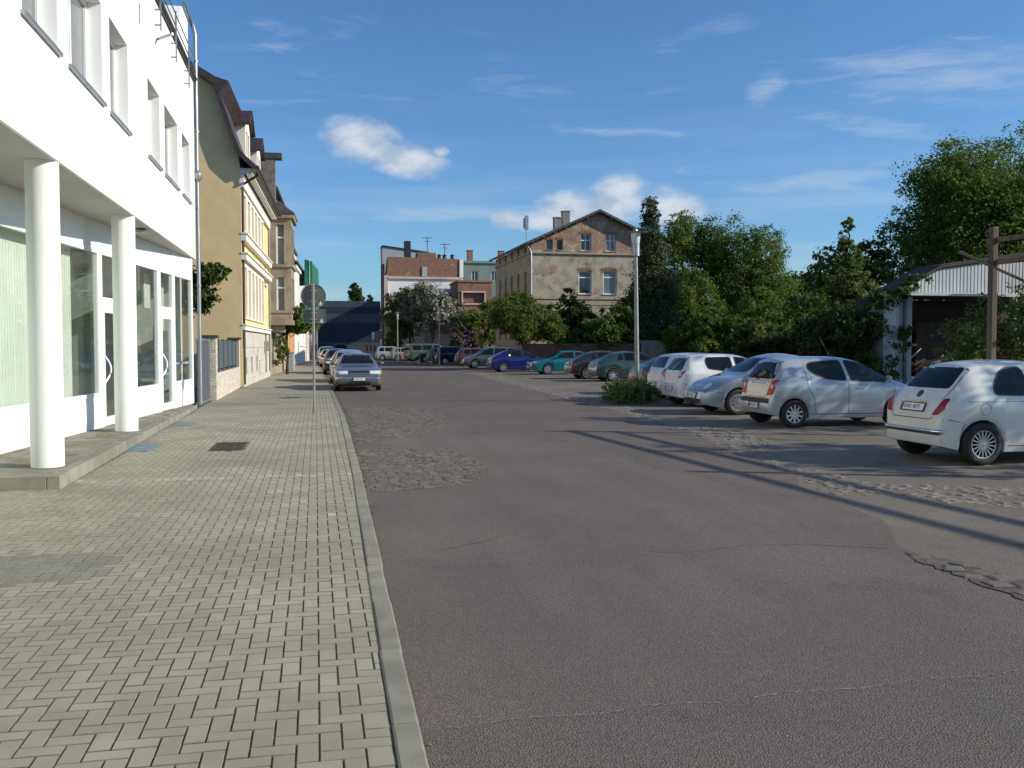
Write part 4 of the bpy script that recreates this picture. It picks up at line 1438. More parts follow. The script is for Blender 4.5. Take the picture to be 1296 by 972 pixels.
for o, hh in [(x, .16) for x in aw] + [(x, .2) for x in uw]:      # segmental brick arches: single voussoirs
    u0, u1, z1 = o[0], o[1], o[3]
    n = max(5, int((u1 - u0) / .13))
    for k in range(n):
        a = u0 - .08 + (u1 - u0 + .16) * k / n
        b = u0 - .08 + (u1 - u0 + .16) * (k + 1) / n - .012
        z = z1 + .10 * math.sin(math.pi * (k + .5) / n) - .02
        q = MB()
        vp.slab(q, a, b, z, z + hh, .002, .03)
        q.build('arch_brick', 'brick_red', V_)
for z0, z1, d, nm in ((8.98, 9.12, .14, 'cornice_band'), (5.36, 5.56, .12, 'cornice_band'), (4.9, 5.34, .04, 'cornice_band'), (1.6, 1.8, .08, 'plinth_band')):
    q = MB()
    vp.slab(q, -d, UW + d, z0, z1, .002, d)
    sd.slab(q, .003, 15, z0, z1, .002, d - .004)
    q.build(nm, 'cornice', V_)
q = MB()
ov = .55
sl = (12.36 - 9.83) / (UW / 2)
for s_ in (-1, 1):
    xe = -ov if s_ < 0 else UW + ov
    ze = 9.83 - ov * sl
    q.ext([tuple(vp.p(xe, ze + .03, ov)), tuple(vp.p(UW / 2, 12.4, ov)), tuple(vp.p(UW / 2, 12.6, ov)), tuple(vp.p(xe, ze + .23, ov))], (0, 0, 0), (0, 16.2, 0))
rf = q.build('roof', 'slate', V_)
for k in range(6):
    for s_ in (-1, 1):
        u = UW / 2 + s_ * (1.0 + k * .9)
        z = 12.36 - abs(u - UW / 2) * sl
        q = MB()
        vp.slab(q, u - .06, u + .06, z - .12, z - .01, .003, ov - .05)
        q.build('purlin_end', 'wood_old', rf)
for x, zb, zt, y in ((19.75, 10.9, 12.35, 76.5), (21.0, 11.2, 13.2, 78.5)):
    MB().box(x, x + .62, y, y + .62, zb, zt).box(x - .05, x + .67, y - .05, y + .67, zt, zt + .08).build('chimney', 'concrete', rf)
q = MB()
q.tube([(16.75, 74.0, 9.4), (16.75, 74.0, 12.1)], .05, 8)
q.box(16.62, 16.88, 73.85, 74.15, 11.0, 12.1)
q.box(16.5, 16.62, 73.9, 74.1, 11.1, 11.9)
q.build('mobile_antenna', 'grey_alu', V_)
q = MB()
q.tube([(VX0 - .45, VY0 - .1, 9.7), (VX0 - .1, VY0 - .14, 9.3), (VX0 - .02, VY0 - .18, 9.0), (VX0 - .02, VY0 - .18, .3)], .06, 8)
q.build('downpipe', 'zinc', V_, smooth=True)

# ---------------------------------------------------------------- walls behind the parked cars
for (x0, y0, x1, y1, h, mt, lb, nm) in ((13.6, 61.5, 20.8, 59.0, 1.75, 'rusty_wall', 'dark rusty brick boundary wall behind the parked cars below the villa', 'boundary_wall'),
                                        (21.0, 58.5, 24.6, 57.6, 1.95, 'concrete', 'pale concrete wall panel beside the rusty boundary wall', 'concrete_wall'),
                                        (12.5, 108.6, 18.5, 107.6, 1.5, 'concrete', 'grey wall below the white blossoming tree', 'boundary_wall')):
    p = Plane((x0, y0), (x1 - x0, y1 - y0), (y1 - y0, -(x1 - x0)))
    L = math.hypot(x1 - x0, y1 - y0)
    t = thing(nm, lb, 'wall', ((x0 + x1) / 2, (y0 + y1) / 2, 0))
    q = MB()
    p.slab(q, 0, L, -.13, h - .12, -.2, 0)
    q.build('wall', mt, t)
    q = MB()
    p.slab(q, 0, L, h - .12, h, -.25, .05)
    q.build('coping', mt, t)
    for k in range(int(L / 2) + 1):
        q = MB()
        p.slab(q, min(k * 2.0, L - .3), min(k * 2.0, L - .3) + .3, -.13, h - .13, .002, .09)
        q.build('pier', mt, t)

# ---------------------------------------------------------------- corrugated shed (right)
E_ = thing('tin_shed', 'white corrugated metal shed with a dark open front and canopy', 'shed', (25, 34, 0))
EY = 33.0


def corrugated(mb, p, u0, u1, z0, zt, pitch=.16, amp=.013):
    u = u0
    k = 0
    while u < u1 - 1e-6:
        b = min(u + pitch / 2, u1)
        d = amp if k % 2 else 0.0
        p.slab(mb, u, b, z0, 0, -.03, d, zt(u), zt(b))
        u = b
        k += 1


ep = Plane((21.9, EY), (1, 0), (0, -1))
roofz = lambda u: 3.42 + u * .50 if u < 2.5 else 4.67 + (u - 2.5) * .14
q = MB()
corrugated(q, ep, .12, 9, 3.60, roofz)
q.build('upper_cladding', 'sheet_metal', E_)
q = MB()
corrugated(q, ep, .0, .86, -.13, lambda u: min(3.58, roofz(u)))
q.build('front_cladding', 'sheet_metal', E_)
q = MB()
lp = Plane((21.9, EY), (0, 1), (-1, 0))
corrugated(q, lp, .03, 1.2, -.13, lambda u: 3.40)
q.build('side_cladding', 'sheet_metal', E_)
for x in (22.85, 27.6, 30.7):
    MB().box(x - .1, x + .1, EY - .28, EY - .08, -.13, 3.55).build('post', 'grey_render', E_)
q = MB()
q.ext([(22.4, EY - 1.0, 3.56), (22.4, EY + .02, 3.66), (22.4, EY + .02, 3.74), (22.4, EY - 1.0, 3.64)], (0, 0, 0), (5.2, 0, 0))
q.build('canopy', 'sheet_metal', E_)
q = MB()
q.ext([(21.7, 0, roofz(-.2) + .03), (24.4, 0, 4.72), (31, 0, 5.66), (31, 0, 5.80), (24.4, 0, 4.86), (21.7, 0, roofz(-.2) + .15)], (0, EY - .12, 0), (0, EY + 1.5, 0))
q.build('roof', 'shed_dark', E_)
q = MB().box(22.8, 31, EY + 3.2, EY + 3.3, -.13, 3.6).box(24.6, 31, EY + 1.8, EY + 1.9, -.13, 2.6).box(22.76, 22.8, EY + .1, EY + 3.3, -.13, 3.5).box(22.7, 31, EY + .1, EY + 3.3, 3.62, 3.7).box(22.8, 24.5, EY + .9, EY + .95, 1.62, 1.70)
q.build('back_wall', 'shed_dark', E_)
MB().box(23.2, 24.4, EY + 2.9, EY + 3.15, -.13, 3.4).build('inner_door', 'sheet_metal', E_)
rr = random.Random(8)
t = thing('scrap_heap', 'heap of boards and scrap under the shed canopy', 'scrap heap', (24.3, 33.6, 0))
for k in range(22):
    q = MB()
    x, y, z = 23.4 + rr.random() * 2.2, EY + .3 + rr.random() * 1.2, .1 + rr.random() * 1.1
    a = rr.uniform(-.7, .7)
    q.bar((x, y, z - .2), (x + math.cos(a) * 1.0, y + rr.uniform(-.3, .3), z + math.sin(a) * .9), rr.uniform(.04, .14), rr.uniform(.03, .09))
    q.build('board', rr.choice(('junk', 'wood_old', 'grey_alu', 'shed_dark')), t)

# ---------------------------------------------------------------- old timber frame (right), its two rails throw the long shadows
t = thing('timber_frame', 'weathered timber post frame with two horizontal rails and diagonal brace', 'timber frame', (12.25, 15.1, 0))
posts = [(12.25, 15.1), (12.75, 9.0), (13.3, 3.0), (13.9, -4.0)]
for k, (x, y) in enumerate(posts):
    MB().bar((x, y, -.15), (x, y, 3.82), .115, .125).build('post', 'wood_old', t, bevel=.012)
for z in (3.58, 3.17):
    for (x0, y0), (x1, y1) in zip(posts, posts[1:]):
        MB().bar((x0 + .03, y0 + .2, z), (x1 + .03, y1 - .05, z), .08, .09).build('rail', 'wood_old', t, bevel=.01)
MB().bar((11.88, 15.55, 3.4), (13.05, 13.6, 2.2), .045, .05).build('brace', 'wood_old', t)
# ---------------------------------------------------------------- vehicles


def pchip(xs, ys):
    xs, ys = np.array(xs, float), np.array(ys, float)
    h = np.diff(xs)
    d = np.diff(ys) / h
    mm = np.zeros(len(xs))
    for i in range(1, len(xs) - 1):
        if d[i - 1] * d[i] > 0:
            w1, w2 = 2 * h[i] + h[i - 1], h[i] + 2 * h[i - 1]
            mm[i] = (w1 + w2) / (w1 / d[i - 1] + w2 / d[i])
    mm[0], mm[-1] = d[0], d[-1]

    def f(x):
        x = np.clip(x, xs[0], xs[-1])
        i = np.clip(np.searchsorted(xs, x) - 1, 0, len(h) - 1)
        t = (x - xs[i]) / h[i]
        return ((2 * t ** 3 - 3 * t ** 2 + 1) * ys[i] + (t ** 3 - 2 * t ** 2 + t) * h[i] * mm[i] + (-2 * t ** 3 + 3 * t ** 2) * ys[i + 1] + (t ** 3 - t ** 2) * h[i] * mm[i + 1])
    return f


class Body:
    """car shell; local x = 0 at the rear bumper, x = L at the nose, y to the car's left, z up"""
    def __init__(s, sp):
        s.sp = sp
        L, W = sp['L'], sp['W']
        top = sp['top']
        f = pchip([p[0] for p in top], [p[1] for p in top])
        belt = pchip([p[0] for p in sp['belt']], [p[1] for p in sp['belt']])
        xs = np.linspace(0, L, 1500)
        zs = f(xs)
        arc = np.concatenate([[0], np.cumsum(np.hypot(np.diff(xs), np.diff(zs)))])
        n = sp.get('n', 76)
        st = np.interp(np.linspace(0, arc[-1], n), arc, xs)
        Ra = sp['R'] * 1.13
        ends = [0, .0015, .005, .011, .02, .032, .048, .07, .10, .14, .19, .25, .32]
        extra = ends + [L - e_ for e_ in ends]
        for xc in sp['axles']:
            extra += [xc + Ra * math.cos(a) for a in np.linspace(0, math.pi, 19)] + [xc - Ra - .004, xc + Ra + .004]
        st = np.unique(np.round(np.clip(np.concatenate([st, extra]), 0, L), 4))
        er, ef = sp.get('er', .40), sp.get('ef', .45)
        ar, af = sp.get('ar', .15), sp.get('af', .17)
        tum = sp.get('tum', .36)
        V, ring = [], []
        for x in st:
            ws = W / 2
            if x < er:
                ws *= 1 - ar * (1 - math.sqrt(max(0, 1 - (1 - x / er) ** 2)))
            if x > L - ef:
                ws *= 1 - af * (1 - math.sqrt(max(0, 1 - (1 - (L - x) / ef) ** 2)))
            for a, b in sp.get('flare', ()):
                pass
            zt = float(f(x))
            zb_ = .19 if not sp.get('sill') else sp['sill']
            e = min(x, L - x)
            zl = zb_ + .09 * max(0, 1 - e / .40) + .10 * max(0, 1 - e / .03) ** 2
            for xc in sp['axles']:
                if abs(x - xc) < Ra:
                    zl = max(zl, sp['R'] + math.sqrt(Ra * Ra - (x - xc) ** 2))
            zsh = min(float(belt(x)), zt - .035)
            dz = zt - zsh
            c = min(1.0, dz / .3)
            yr = max(ws * .97 - tum * dz - .03 - .05 * c, ws * .30)
            cr = .03 + .065 * c
            pts = [(0, zt), (.3 * yr, zt - .05 * cr), (.58 * yr, zt - .2 * cr), (.82 * yr, zt - .45 * cr), (.95 * yr, zt - .75 * cr), (yr, zt - 1.1 * cr)]
            z_r = zt - 1.1 * cr
            y_s = ws * .968
            if z_r < zsh + .004:
                z_r = zsh + .004
                pts[-1] = (yr, z_r)
            for k in range(1, 6):
                t = k / 6
                pts.append((yr + (y_s - yr) * t + .018 * math.sin(math.pi * t) * c, z_r + (zsh - z_r) * t))
            pts.append((y_s, zsh))
            hh = zsh - zl
            for fr, fy in ((.05, .983), (.14, .994), (.30, 1.0), (.48, 1.0), (.66, .996), (.82, .985), (.93, .972), (1, .952)):
                pts.append((ws * fy, zsh - hh * fr))
            K = len(pts)
            full = [(-y, z) for y, z in pts[:0:-1]] + pts
            ring.append(range(len(V), len(V) + len(full)))
            V += [(x - L / 2, y, z) for y, z in full]
        F = []
        for a, b in zip(ring, ring[1:]):
            for k in range(len(a) - 1):
                F.append((a[k], a[k + 1], b[k + 1], b[k]))
        for a, b in zip(ring, ring[1:]):
            F.append((a[-1], a[0], b[0], b[-1]))
        F.append(tuple(ring[0])[::-1])
        F.append(tuple(ring[-1]))
        F = [f_[::-1] for f_ in F]
        s.V, s.F, s.L, s.W, s.top = V, F, L, W, f
        s.bvh = BVHTree.FromPolygons([Vector(v) for v in V], F)

    def cast(s, a, b, d):
        """a = coordinate across the view direction, b = height; d = 'R','L','rear','front' or an angle in degrees from the rear"""
        L = s.L
        if d == 'R':
            o, v = Vector((a - L / 2, -3, b)), Vector((0, 1, 0))
        elif d == 'L':
            o, v = Vector((a - L / 2, 3, b)), Vector((0, -1, 0))
        elif d == 'rear':
            o, v = Vector((-L, a, b)), Vector((1, 0, 0))
        elif d == 'front':
            o, v = Vector((L, a, b)), Vector((-1, 0, 0))
        else:                       # from above
            o, v = Vector((a - L / 2, b, 4)), Vector((0, 0, -1))
        hit, n, _, _ = s.bvh.ray_cast(o, v)
        if hit is None:
            hit, n, _, _ = s.bvh.find_nearest(o + v * (3 - s.W / 2 if d in 'RL' else L / 2))
        if n.dot(v) > 0:
            n = -n
        return hit, n

    def patch(s, poly, d, off=.004, rings=5, sub=3):
        """polygon laid on the shell as a thin skin that follows it"""
        P = []
        for (a, b) in zip(poly, poly[1:] + poly[:1]):
            for k in range(sub):
                P.append((a[0] + (b[0] - a[0]) * k / sub, a[1] + (b[1] - a[1]) * k / sub))
        cx, cy = sum(p[0] for p in P) / len(P), sum(p[1] for p in P) / len(P)
        mb = MB()
        n = len(P)
        vs = []
        for r in range(rings):
            t = 1 - r / rings
            for p in P:
                h, nn_ = s.cast(cx + (p[0] - cx) * t, cy + (p[1] - cy) * t, d)
                vs.append(h + nn_ * off)
        h, nn_ = s.cast(cx, cy, d)
        vs.append(h + nn_ * off)
        fs = []
        for r in range(rings - 1):
            for k in range(n):
                a, b = r * n + k, r * n + (k + 1) % n
                fs.append((a, b, b + n, a + n))
        e = (rings - 1) * n
        fs += [(e + k, e + (k + 1) % n, rings * n) for k in range(n)]
        flip = d in ('L', 'front')
        if flip:
            fs = [f_[::-1] for f_ in fs]
        # rim, so that the skin has an edge
        base = len(vs)
        for p in P:
            h, nn_ = s.cast(p[0], p[1], d)
            vs.append(h - nn_ * .004)
        fs += [(base + k, base + (k + 1) % n, (k + 1) % n, k) for k in range(n)]
        return mb.add(vs, fs)

    def line(s, pts, d, w_=.008, off=.0015, step=.05, closed=False):
        if closed:
            pts = pts + pts[:1]
        q = []
        for a, b in zip(pts, pts[1:]):
            n = max(1, int(math.hypot(b[0] - a[0], b[1] - a[1]) / step))
            q += [(a[0] + (b[0] - a[0]) * k / n, a[1] + (b[1] - a[1]) * k / n) for k in range(n)]
        q.append(pts[-1])
        mb = MB()
        vs = []
        for i, p in enumerate(q):
            a, b = q[max(i - 1, 0)], q[min(i + 1, len(q) - 1)]
            dx, dy = b[0] - a[0], b[1] - a[1]
            l = math.hypot(dx, dy) or 1
            nx, ny = -dy / l * w_ / 2, dx / l * w_ / 2
            for sg in (-1, 1):
                h, nn_ = s.cast(p[0] + sg * nx, p[1] + sg * ny, d)
                vs.append(h + nn_ * off)
        return mb.add(vs, [(2 * i, 2 * i + 2, 2 * i + 3, 2 * i + 1) for i in range(len(q) - 1)])


def rnd_poly(pts, r=.06, n=4):
    """round the corners of a polygon"""
    out = []
    N = len(pts)
    for i in range(N):
        p0, p, p1 = Vector(pts[i - 1]), Vector(pts[i]), Vector(pts[(i + 1) % N])
        a, b = p0 - p, p1 - p
        ra, rb = min(r, a.length * .45), min(r, b.length * .45)
        A, Bq = p + a.normalized() * ra, p + b.normalized() * rb
        for k in range(n + 1):
            t = k / n
            q = A * (1 - t) ** 2 + p * 2 * t * (1 - t) + Bq * t ** 2
            out.append((q.x, q.y))
    return out


WHEELS = {}


def wheel_mesh(Rw, style):
    key = (round(Rw, 3), style)
    if key in WHEELS:
        return WHEELS[key]
    rr_ = Rw * .66
    w2 = .095
    q = MB().lathe([(rr_ * .96, -w2 * .75), (rr_, -w2), (Rw - .03, -w2), (Rw - .008, -w2 * .8), (Rw, -w2 * .4), (Rw, w2 * .4), (Rw - .008, w2 * .8), (Rw - .03, w2), (rr_, w2), (rr_ * .96, w2 * .75)], (0, 0, 0), 36, 'y')
    me = bpy.data.meshes.new('wheel')
    me.from_pydata(q.v, [], q.f)
    me.materials.append(MATS['tyre'])
    me.shade_smooth()
    # outer side is local -y
    q = MB()
    q.lathe([(rr_ + .004, -w2 * .8), (rr_ * .985, -w2 * 1.03), (rr_ * .93, -w2 * 1.0), (rr_ * .90, -w2 * .5), (rr_ * .86, w2 * .2), (0, w2 * .25)], (0, 0, 0), 36, 'y')
    dk = MB()
    if style in ('spoke17', 'spoke7', 'spoke10', 'spoke5'):
        n = int(style[5:])
        wd = {17: .0125, 7: .042, 10: .026, 5: .07}[n]
        for k in range(n):
            a = 2 * math.pi * k / n
            c, s_ = math.cos(a), math.sin(a)
            r0, r1 = rr_ * .16, rr_ * .93
            px_, pz_ = -s_, c
            f0, f1 = wd * .9, wd * .75
            vs = []
            for (r_, hw, y0, y1) in ((r0, f0 * (.8 if n > 10 else 1), -w2 * .92, -w2 * .5), (r1, f1, -w2 * .96, -w2 * .5)):
                for sg, yy_ in ((-1, y0), (1, y0), (1, y1), (-1, y1)):
                    vs.append((c * r_ + px_ * hw * sg, yy_, s_ * r_ + pz_ * hw * sg))
            q.add(vs, [(0, 1, 5, 4), (1, 2, 6, 5), (2, 3, 7, 6), (3, 0, 4, 7), (4, 5, 6, 7)])
        q.lathe([(0, -w2 * 1.0), (rr_ * .15, -w2 * .99), (rr_ * .22, -w2 * .85), (rr_ * .22, -w2 * .3)], (0, 0, 0), 20, 'y')
    else:                      # steel wheel cover with holes: a dished disc and dark oval holes
        q.lathe([(rr_ * .93, -w2 * .9), (rr_ * .80, -w2 * 1.0), (rr_ * .5, -w2 * .88), (rr_ * .3, -w2 * .95), (0, -w2 * 1.0)], (0, 0, 0), 36, 'y')
    n = {'cover': 8, 'cover10': 10}.get(style, 0)
    for k in range(n):
        a = 2 * math.pi * (k + .5) / n
        dk.lathe([(0, -w2 * 1.035), (rr_ * .105, -w2 * 1.02), (rr_ * .11, -w2 * .8)], (math.cos(a) * rr_ * .72, 0, math.sin(a) * rr_ * .72), 10, 'y')
    m2 = bpy.data.meshes.new('rim')
    m2.from_pydata(q.v, [], q.f)
    m2.materials.append(MATS['rim_silver'])
    m2.materials.append(MATS['rim_dark'])
    m2.shade_smooth()
    m2.set_sharp_from_angle(angle=R(35))
    if style.startswith('spoke'):
        nn_ = 36 * 5
        for i, p in enumerate(m2.polygons):
            if 36 * 2 <= i < nn_:
                p.material_index = 1
    m3 = None
    if n:
        m3 = bpy.data.meshes.new('rim_hole')
        m3.from_pydata(dk.v, [], dk.f)
        m3.materials.append(MATS['rim_dark'])
    WHEELS[key] = (me, m2, m3)
    return WHEELS[key]


def text_mesh(txt, size):
    cu = bpy.data.curves.new('t', 'FONT')
    cu.body = txt
    cu.size = size
    cu.align_x = 'CENTER'
    cu.align_y = 'CENTER'
    cu.extrude = .0008
    ob = bpy.data.objects.new('t', cu)
    COL.objects.link(ob)
    dg = bpy.context.evaluated_depsgraph_get()
    me = bpy.data.meshes.new_from_object(ob.evaluated_get(dg))
    bpy.data.objects.remove(ob)
    return me


SPECS = {
    'fiat': dict(L=3.50, W=1.64, R=.305, axles=(.60, 2.90), wheel='spoke17', er=.58, ar=.36, ef=.6, af=.4, tum=.40,
                 top=[(0, .56), (.02, .70), (.05, .80), (.11, .92), (.19, 1.02), (.30, 1.15), (.42, 1.28), (.52, 1.375), (.60, 1.425), (.85, 1.468), (1.3, 1.488), (1.7, 1.475), (2.05, 1.41), (2.3, 1.27), (2.62, 1.04), (2.75, .985), (3.05, .93), (3.32, .82), (3.43, .70), (3.50, .52)],
                 belt=[(0, .86), (.5, .93), (1.2, .945), (2.2, .93), (2.8, .88), (3.5, .6)],
                 rear_win=[(-.50, 1.075), (.50, 1.075), (.445, 1.375), (-.445, 1.375)],
                 side_win=[[(.80, 1.0), (1.40, .985), (1.40, 1.38), (1.14, 1.37), (.98, 1.29), (.83, 1.12)], [(1.50, .985), (2.48, .965), (2.42, 1.06), (2.12, 1.29), (1.9, 1.365), (1.50, 1.385)]],
                 front_win=[(-.56, 1.06), (.56, 1.06), (.50, 1.36), (-.50, 1.36)],
                 doors=[[(1.46, .985), (1.46, .40), (1.60, .27), (2.42, .27), (2.50, .45), (2.50, .96)]],
                 tail=[(.44, .69), (.60, .70), (.68, .80), (.68, .90), (.64, .955), (.57, .95), (.51, .82)], tail_mat='tail_dark', handles=[(1.62, .86)], plate_r=(.0, .80, .52), mirrors=(2.36, 1.0)),
    'pixo': dict(L=3.55, W=1.60, R=.288, axles=(.52, 2.88), wheel='spoke10', er=.40, ar=.26, ef=.5, af=.36, tum=.34,
                 top=[(0, .46), (.015, .58), (.05, .70), (.08, .82), (.12, .95), (.20, 1.17), (.28, 1.34), (.36, 1.415), (.60, 1.448), (1.2, 1.47), (1.7, 1.462), (2.1, 1.40), (2.5, 1.21), (2.85, 1.01), (3.0, .955), (3.3, .87), (3.45, .74), (3.55, .48)],
                 belt=[(0, .90), (.6, .97), (1.4, .945), (2.4, .90), (2.9, .86), (3.55, .6)],
                 rear_win=[(-.60, 1.0), (.60, 1.0), (.53, 1.34), (-.53, 1.34)],
                 side_win=[[(.86, 1.20), (1.0, 1.09), (1.25, 1.00), (1.70, .965), (1.66, 1.385), (.98, 1.345), (.88, 1.30)], [(1.80, .96), (2.78, .93), (2.72, 1.0), (2.35, 1.22), (2.10, 1.33), (1.76, 1.385)]],
                 front_win=[(-.56, 1.06), (.56, 1.06), (.50, 1.34), (-.50, 1.34)],
                 doors=[[(1.74, .96), (1.74, .28), (2.70, .28), (2.80, .5), (2.80, .92)], [(1.74, .28), (1.0, .28), (.95, .62), (.80, .86), (.80, 1.33)]],
                 tail=[(.46, .66), (.70, .68), (.735, .84), (.72, .99), (.62, .985), (.53, .88)], tail_mat='tail_red', handles=[(1.08, .80), (2.0, .80)], plate_r=(.0, .44, .40), mirrors=(2.62, .98),
                 rear_band=[(-.62, .50), (.62, .50), (.60, .60), (-.60, .60)]),
    'beetle': dict(L=4.08, W=1.72, R=.318, axles=(.78, 3.22), wheel='cover10', er=.75, ar=.5, ef=.75, af=.5, tum=.42,
                   top=[(0, .40), (.02, .55), (.08, .68), (.25, .86), (.6, 1.10), (1.0, 1.32), (1.4, 1.46), (1.85, 1.50), (2.25, 1.44), (2.6, 1.27), (3.0, 1.03), (3.15, .97), (3.5, .905), (3.8, .78), (3.97, .64), (4.05, .54), (4.08, .42)],
                   belt=[(0, .7), (.8, .96), (1.8, .955), (2.8, .94), (3.2, .90), (4.08, .5)],
                   rear_win=[(-.44, 1.04), (.44, 1.04), (.40, 1.30), (-.40, 1.30)],
                   side_win=[[(.98, 1.02), (1.55, .99), (1.55, 1.36), (1.25, 1.30)], [(1.64, .99), (2.82, .985), (2.5, 1.22), (2.2, 1.36), (1.9, 1.39), (1.64, 1.375)]],
                   front_win=[(-.60, 1.04), (.60, 1.04), (.50, 1.38), (-.50, 1.38)],
                   doors=[[(1.60, .98), (1.60, .5), (1.75, .28), (2.70, .28), (2.86, .5), (2.88, .97)]],
                   head_round=(.50, .70, .12), tail_round=(.52, .66, .10), tail_mat='tail_red', handles=[(1.85, .83)], plate_f=(.0, .47, .50), mirrors=(2.72, 1.02), plate_r=(0, .56, .5)),
    'twingo': dict(L=3.60, W=1.66, R=.288, axles=(.56, 2.93), wheel='cover', er=.45, ar=.30, ef=.5, af=.34, tum=.34,
                   top=[(0, .46), (.015, .60), (.05, .72), (.08, .86), (.13, .98), (.22, 1.18), (.31, 1.34), (.40, 1.41), (.7, 1.452), (1.3, 1.47), (1.75, 1.455), (2.1, 1.385), (2.5, 1.19), (2.85, 1.0), (3.0, .95), (3.3, .87), (3.48, .74), (3.60, .48)],
                   belt=[(0, .9), (.6, .96), (1.4, .94), (2.4, .91), (2.9, .88), (3.6, .6)],
                   rear_win=[(-.56, 1.0), (.56, 1.0), (.50, 1.34), (-.50, 1.34)],
                   side_win=[[(.80, 1.16), (.84, 1.05), (1.3, .99), (1.58, .98), (1.56, 1.37), (.86, 1.355), (.80, 1.28)], [(1.70, .975), (2.74, .95), (2.40, 1.18), (2.12, 1.33), (1.68, 1.375)]],
                   front_win=[(-.56, 1.06), (.56, 1.06), (.50, 1.34), (-.50, 1.34)],
                   doors=[[(1.64, .97), (1.64, .30), (2.74, .30), (2.84, .5), (2.84, .94)]],
                   tail=[(.50, .78), (.70, .82), (.73, .98), (.66, .99), (.56, .90)], tail_mat='tail_red', handles=[(1.82, .84)], plate_r=(.0, .50, .46), mirrors=(2.62, .98)),
    'astra': dict(L=4.15, W=1.71, R=.305, axles=(.80, 3.38), wheel='spoke7', er=.42, ar=.25, ef=.5, af=.32, tum=.36,
                  top=[(0, .50), (.015, .66), (.06, .80), (.12, .93), (.25, 1.01), (.5, 1.13), (.95, 1.32), (1.25, 1.40), (1.7, 1.43), (2.15, 1.41), (2.5, 1.31), (2.95, 1.07), (3.15, .985), (3.5, .90), (3.9, .79), (4.06, .68), (4.15, .48)],
                  belt=[(0, .86), (1, .93), (2.2, .92), (3.1, .90), (4.15, .62)],
                  rear_win=[(-.56, 1.03), (.56, 1.03), (.48, 1.30), (-.48, 1.30)],
                  side_win=[[(.98, .99), (1.30, .975), (1.30, 1.31), (1.12, 1.24)], [(1.37, .975), (2.02, .965), (1.98, 1.345), (1.37, 1.33)], [(2.12, .965), (3.00, .955), (2.62, 1.18), (2.3, 1.31), (2.08, 1.345)]],
                  front_win=[(-.58, 1.04), (.58, 1.04), (.50, 1.31), (-.50, 1.31)],
                  doors=[[(2.07, .96), (2.07, .28), (2.95, .28), (3.04, .5), (3.04, .94)], [(2.07, .28), (1.36, .28), (1.22, .6), (1.02, .80), (.96, .98)]],
                  tail=[(.56, .70), (.72, .70), (.74, .92), (.60, .93)], tail_mat='tail_red', handles=[(1.5, .82), (2.3, .81)], plate_r=(.0, .78, .5), plate_f=(0, .42, .5), head=[(.45, .62), (.74, .66), (.76, .76), (.46, .74)], mirrors=(2.86, 1.0)),
    'sedan': dict(L=4.60, W=1.74, R=.305, axles=(.95, 3.62), wheel='cover', er=.40, ar=.22, ef=.45, af=.25, tum=.38,
                  top=[(0, .52), (.015, .70), (.05, .86), (.12, .93), (.55, .985), (.80, 1.02), (1.1, 1.19), (1.4, 1.335), (1.7, 1.39), (2.2, 1.41), (2.6, 1.38), (2.95, 1.24), (3.3, 1.02), (3.5, .945), (4.0, .87), (4.42, .78), (4.55, .70), (4.60, .50)],
                  belt=[(0, .85), (1, .90), (2.2, .90), (3.4, .88), (4.6, .66)],
                  rear_win=[(-.58, 1.06), (.58, 1.06), (.50, 1.31), (-.50, 1.31)],
                  side_win=[[(1.15, .96), (1.95, .95), (1.92, 1.30), (1.55, 1.285)], [(2.05, .95), (3.20, .935), (2.9, 1.12), (2.6, 1.27), (2.03, 1.305)]],
                  front_win=[(-.62, 1.00), (.62, 1.00), (.52, 1.31), (-.52, 1.31)],
                  doors=[[(2.0, .94), (2.0, .28), (3.15, .28), (3.28, .5), (3.28, .92)], [(2.0, .28), (1.42, .28), (1.3, .6), (1.1, .8), (1.1, .94)]],
                  tail=[(.50, .68), (.74, .68), (.76, .86), (.50, .87)], tail_mat='tail_red', head=[(.40, .64), (.76, .64), (.78, .76), (.40, .755)], grille=[(-.36, .66), (.36, .66), (.36, .75), (-.36, .75)],
                  handles=[(1.5, .80), (2.4, .80)], plate_r=(.0, .75, .5), plate_f=(0, .46, .46), mirrors=(3.05, .99), amber=[(.785, .64), (.83, .64), (.83, .76), (.785, .76)]),
    'mpv': dict(L=4.30, W=1.76, R=.312, axles=(.78, 3.45), wheel='cover', er=.36, ar=.22, ef=.5, af=.32, tum=.30,
                top=[(0, .50), (.015, .68), (.05, .86), (.10, 1.04), (.2, 1.32), (.3, 1.50), (.5, 1.565), (1.2, 1.61), (2.0, 1.60), (2.5, 1.52), (3.0, 1.24), (3.35, 1.03), (3.55, .97), (3.95, .84), (4.2, .68), (4.30, .48)],
                belt=[(0, .95), (1, .98), (2.2, .96), (3.4, .90), (4.3, .62)],
                rear_win=[(-.56, 1.06), (.56, 1.06), (.50, 1.45), (-.50, 1.45)],
                side_win=[[(.40, 1.04), (1.0, 1.03), (1.0, 1.45), (.50, 1.42)], [(1.08, 1.03), (1.95, 1.01), (1.92, 1.47), (1.08, 1.46)], [(2.05, 1.01), (3.15, .98), (2.75, 1.27), (2.4, 1.44), (2.03, 1.475)]],
                front_win=[(-.60, 1.07), (.60, 1.07), (.54, 1.45), (-.54, 1.45)],
                doors=[[(2.0, 1.0), (2.0, .28), (3.0, .28), (3.1, .5), (3.1, .98)], [(2.0, .28), (1.15, .28), (1.04, .6), (1.04, 1.02)]],
                tail=[(.60, .80), (.74, .82), (.72, 1.2), (.64, 1.2)], tail_mat='tail_red', head=[(.40, .64), (.76, .70), (.76, .84), (.42, .76)], handles=[(1.25, .88), (2.2, .86)], plate_r=(.0, .7, .5), plate_f=(0, .42, .5), mirrors=(3.0, 1.05)),
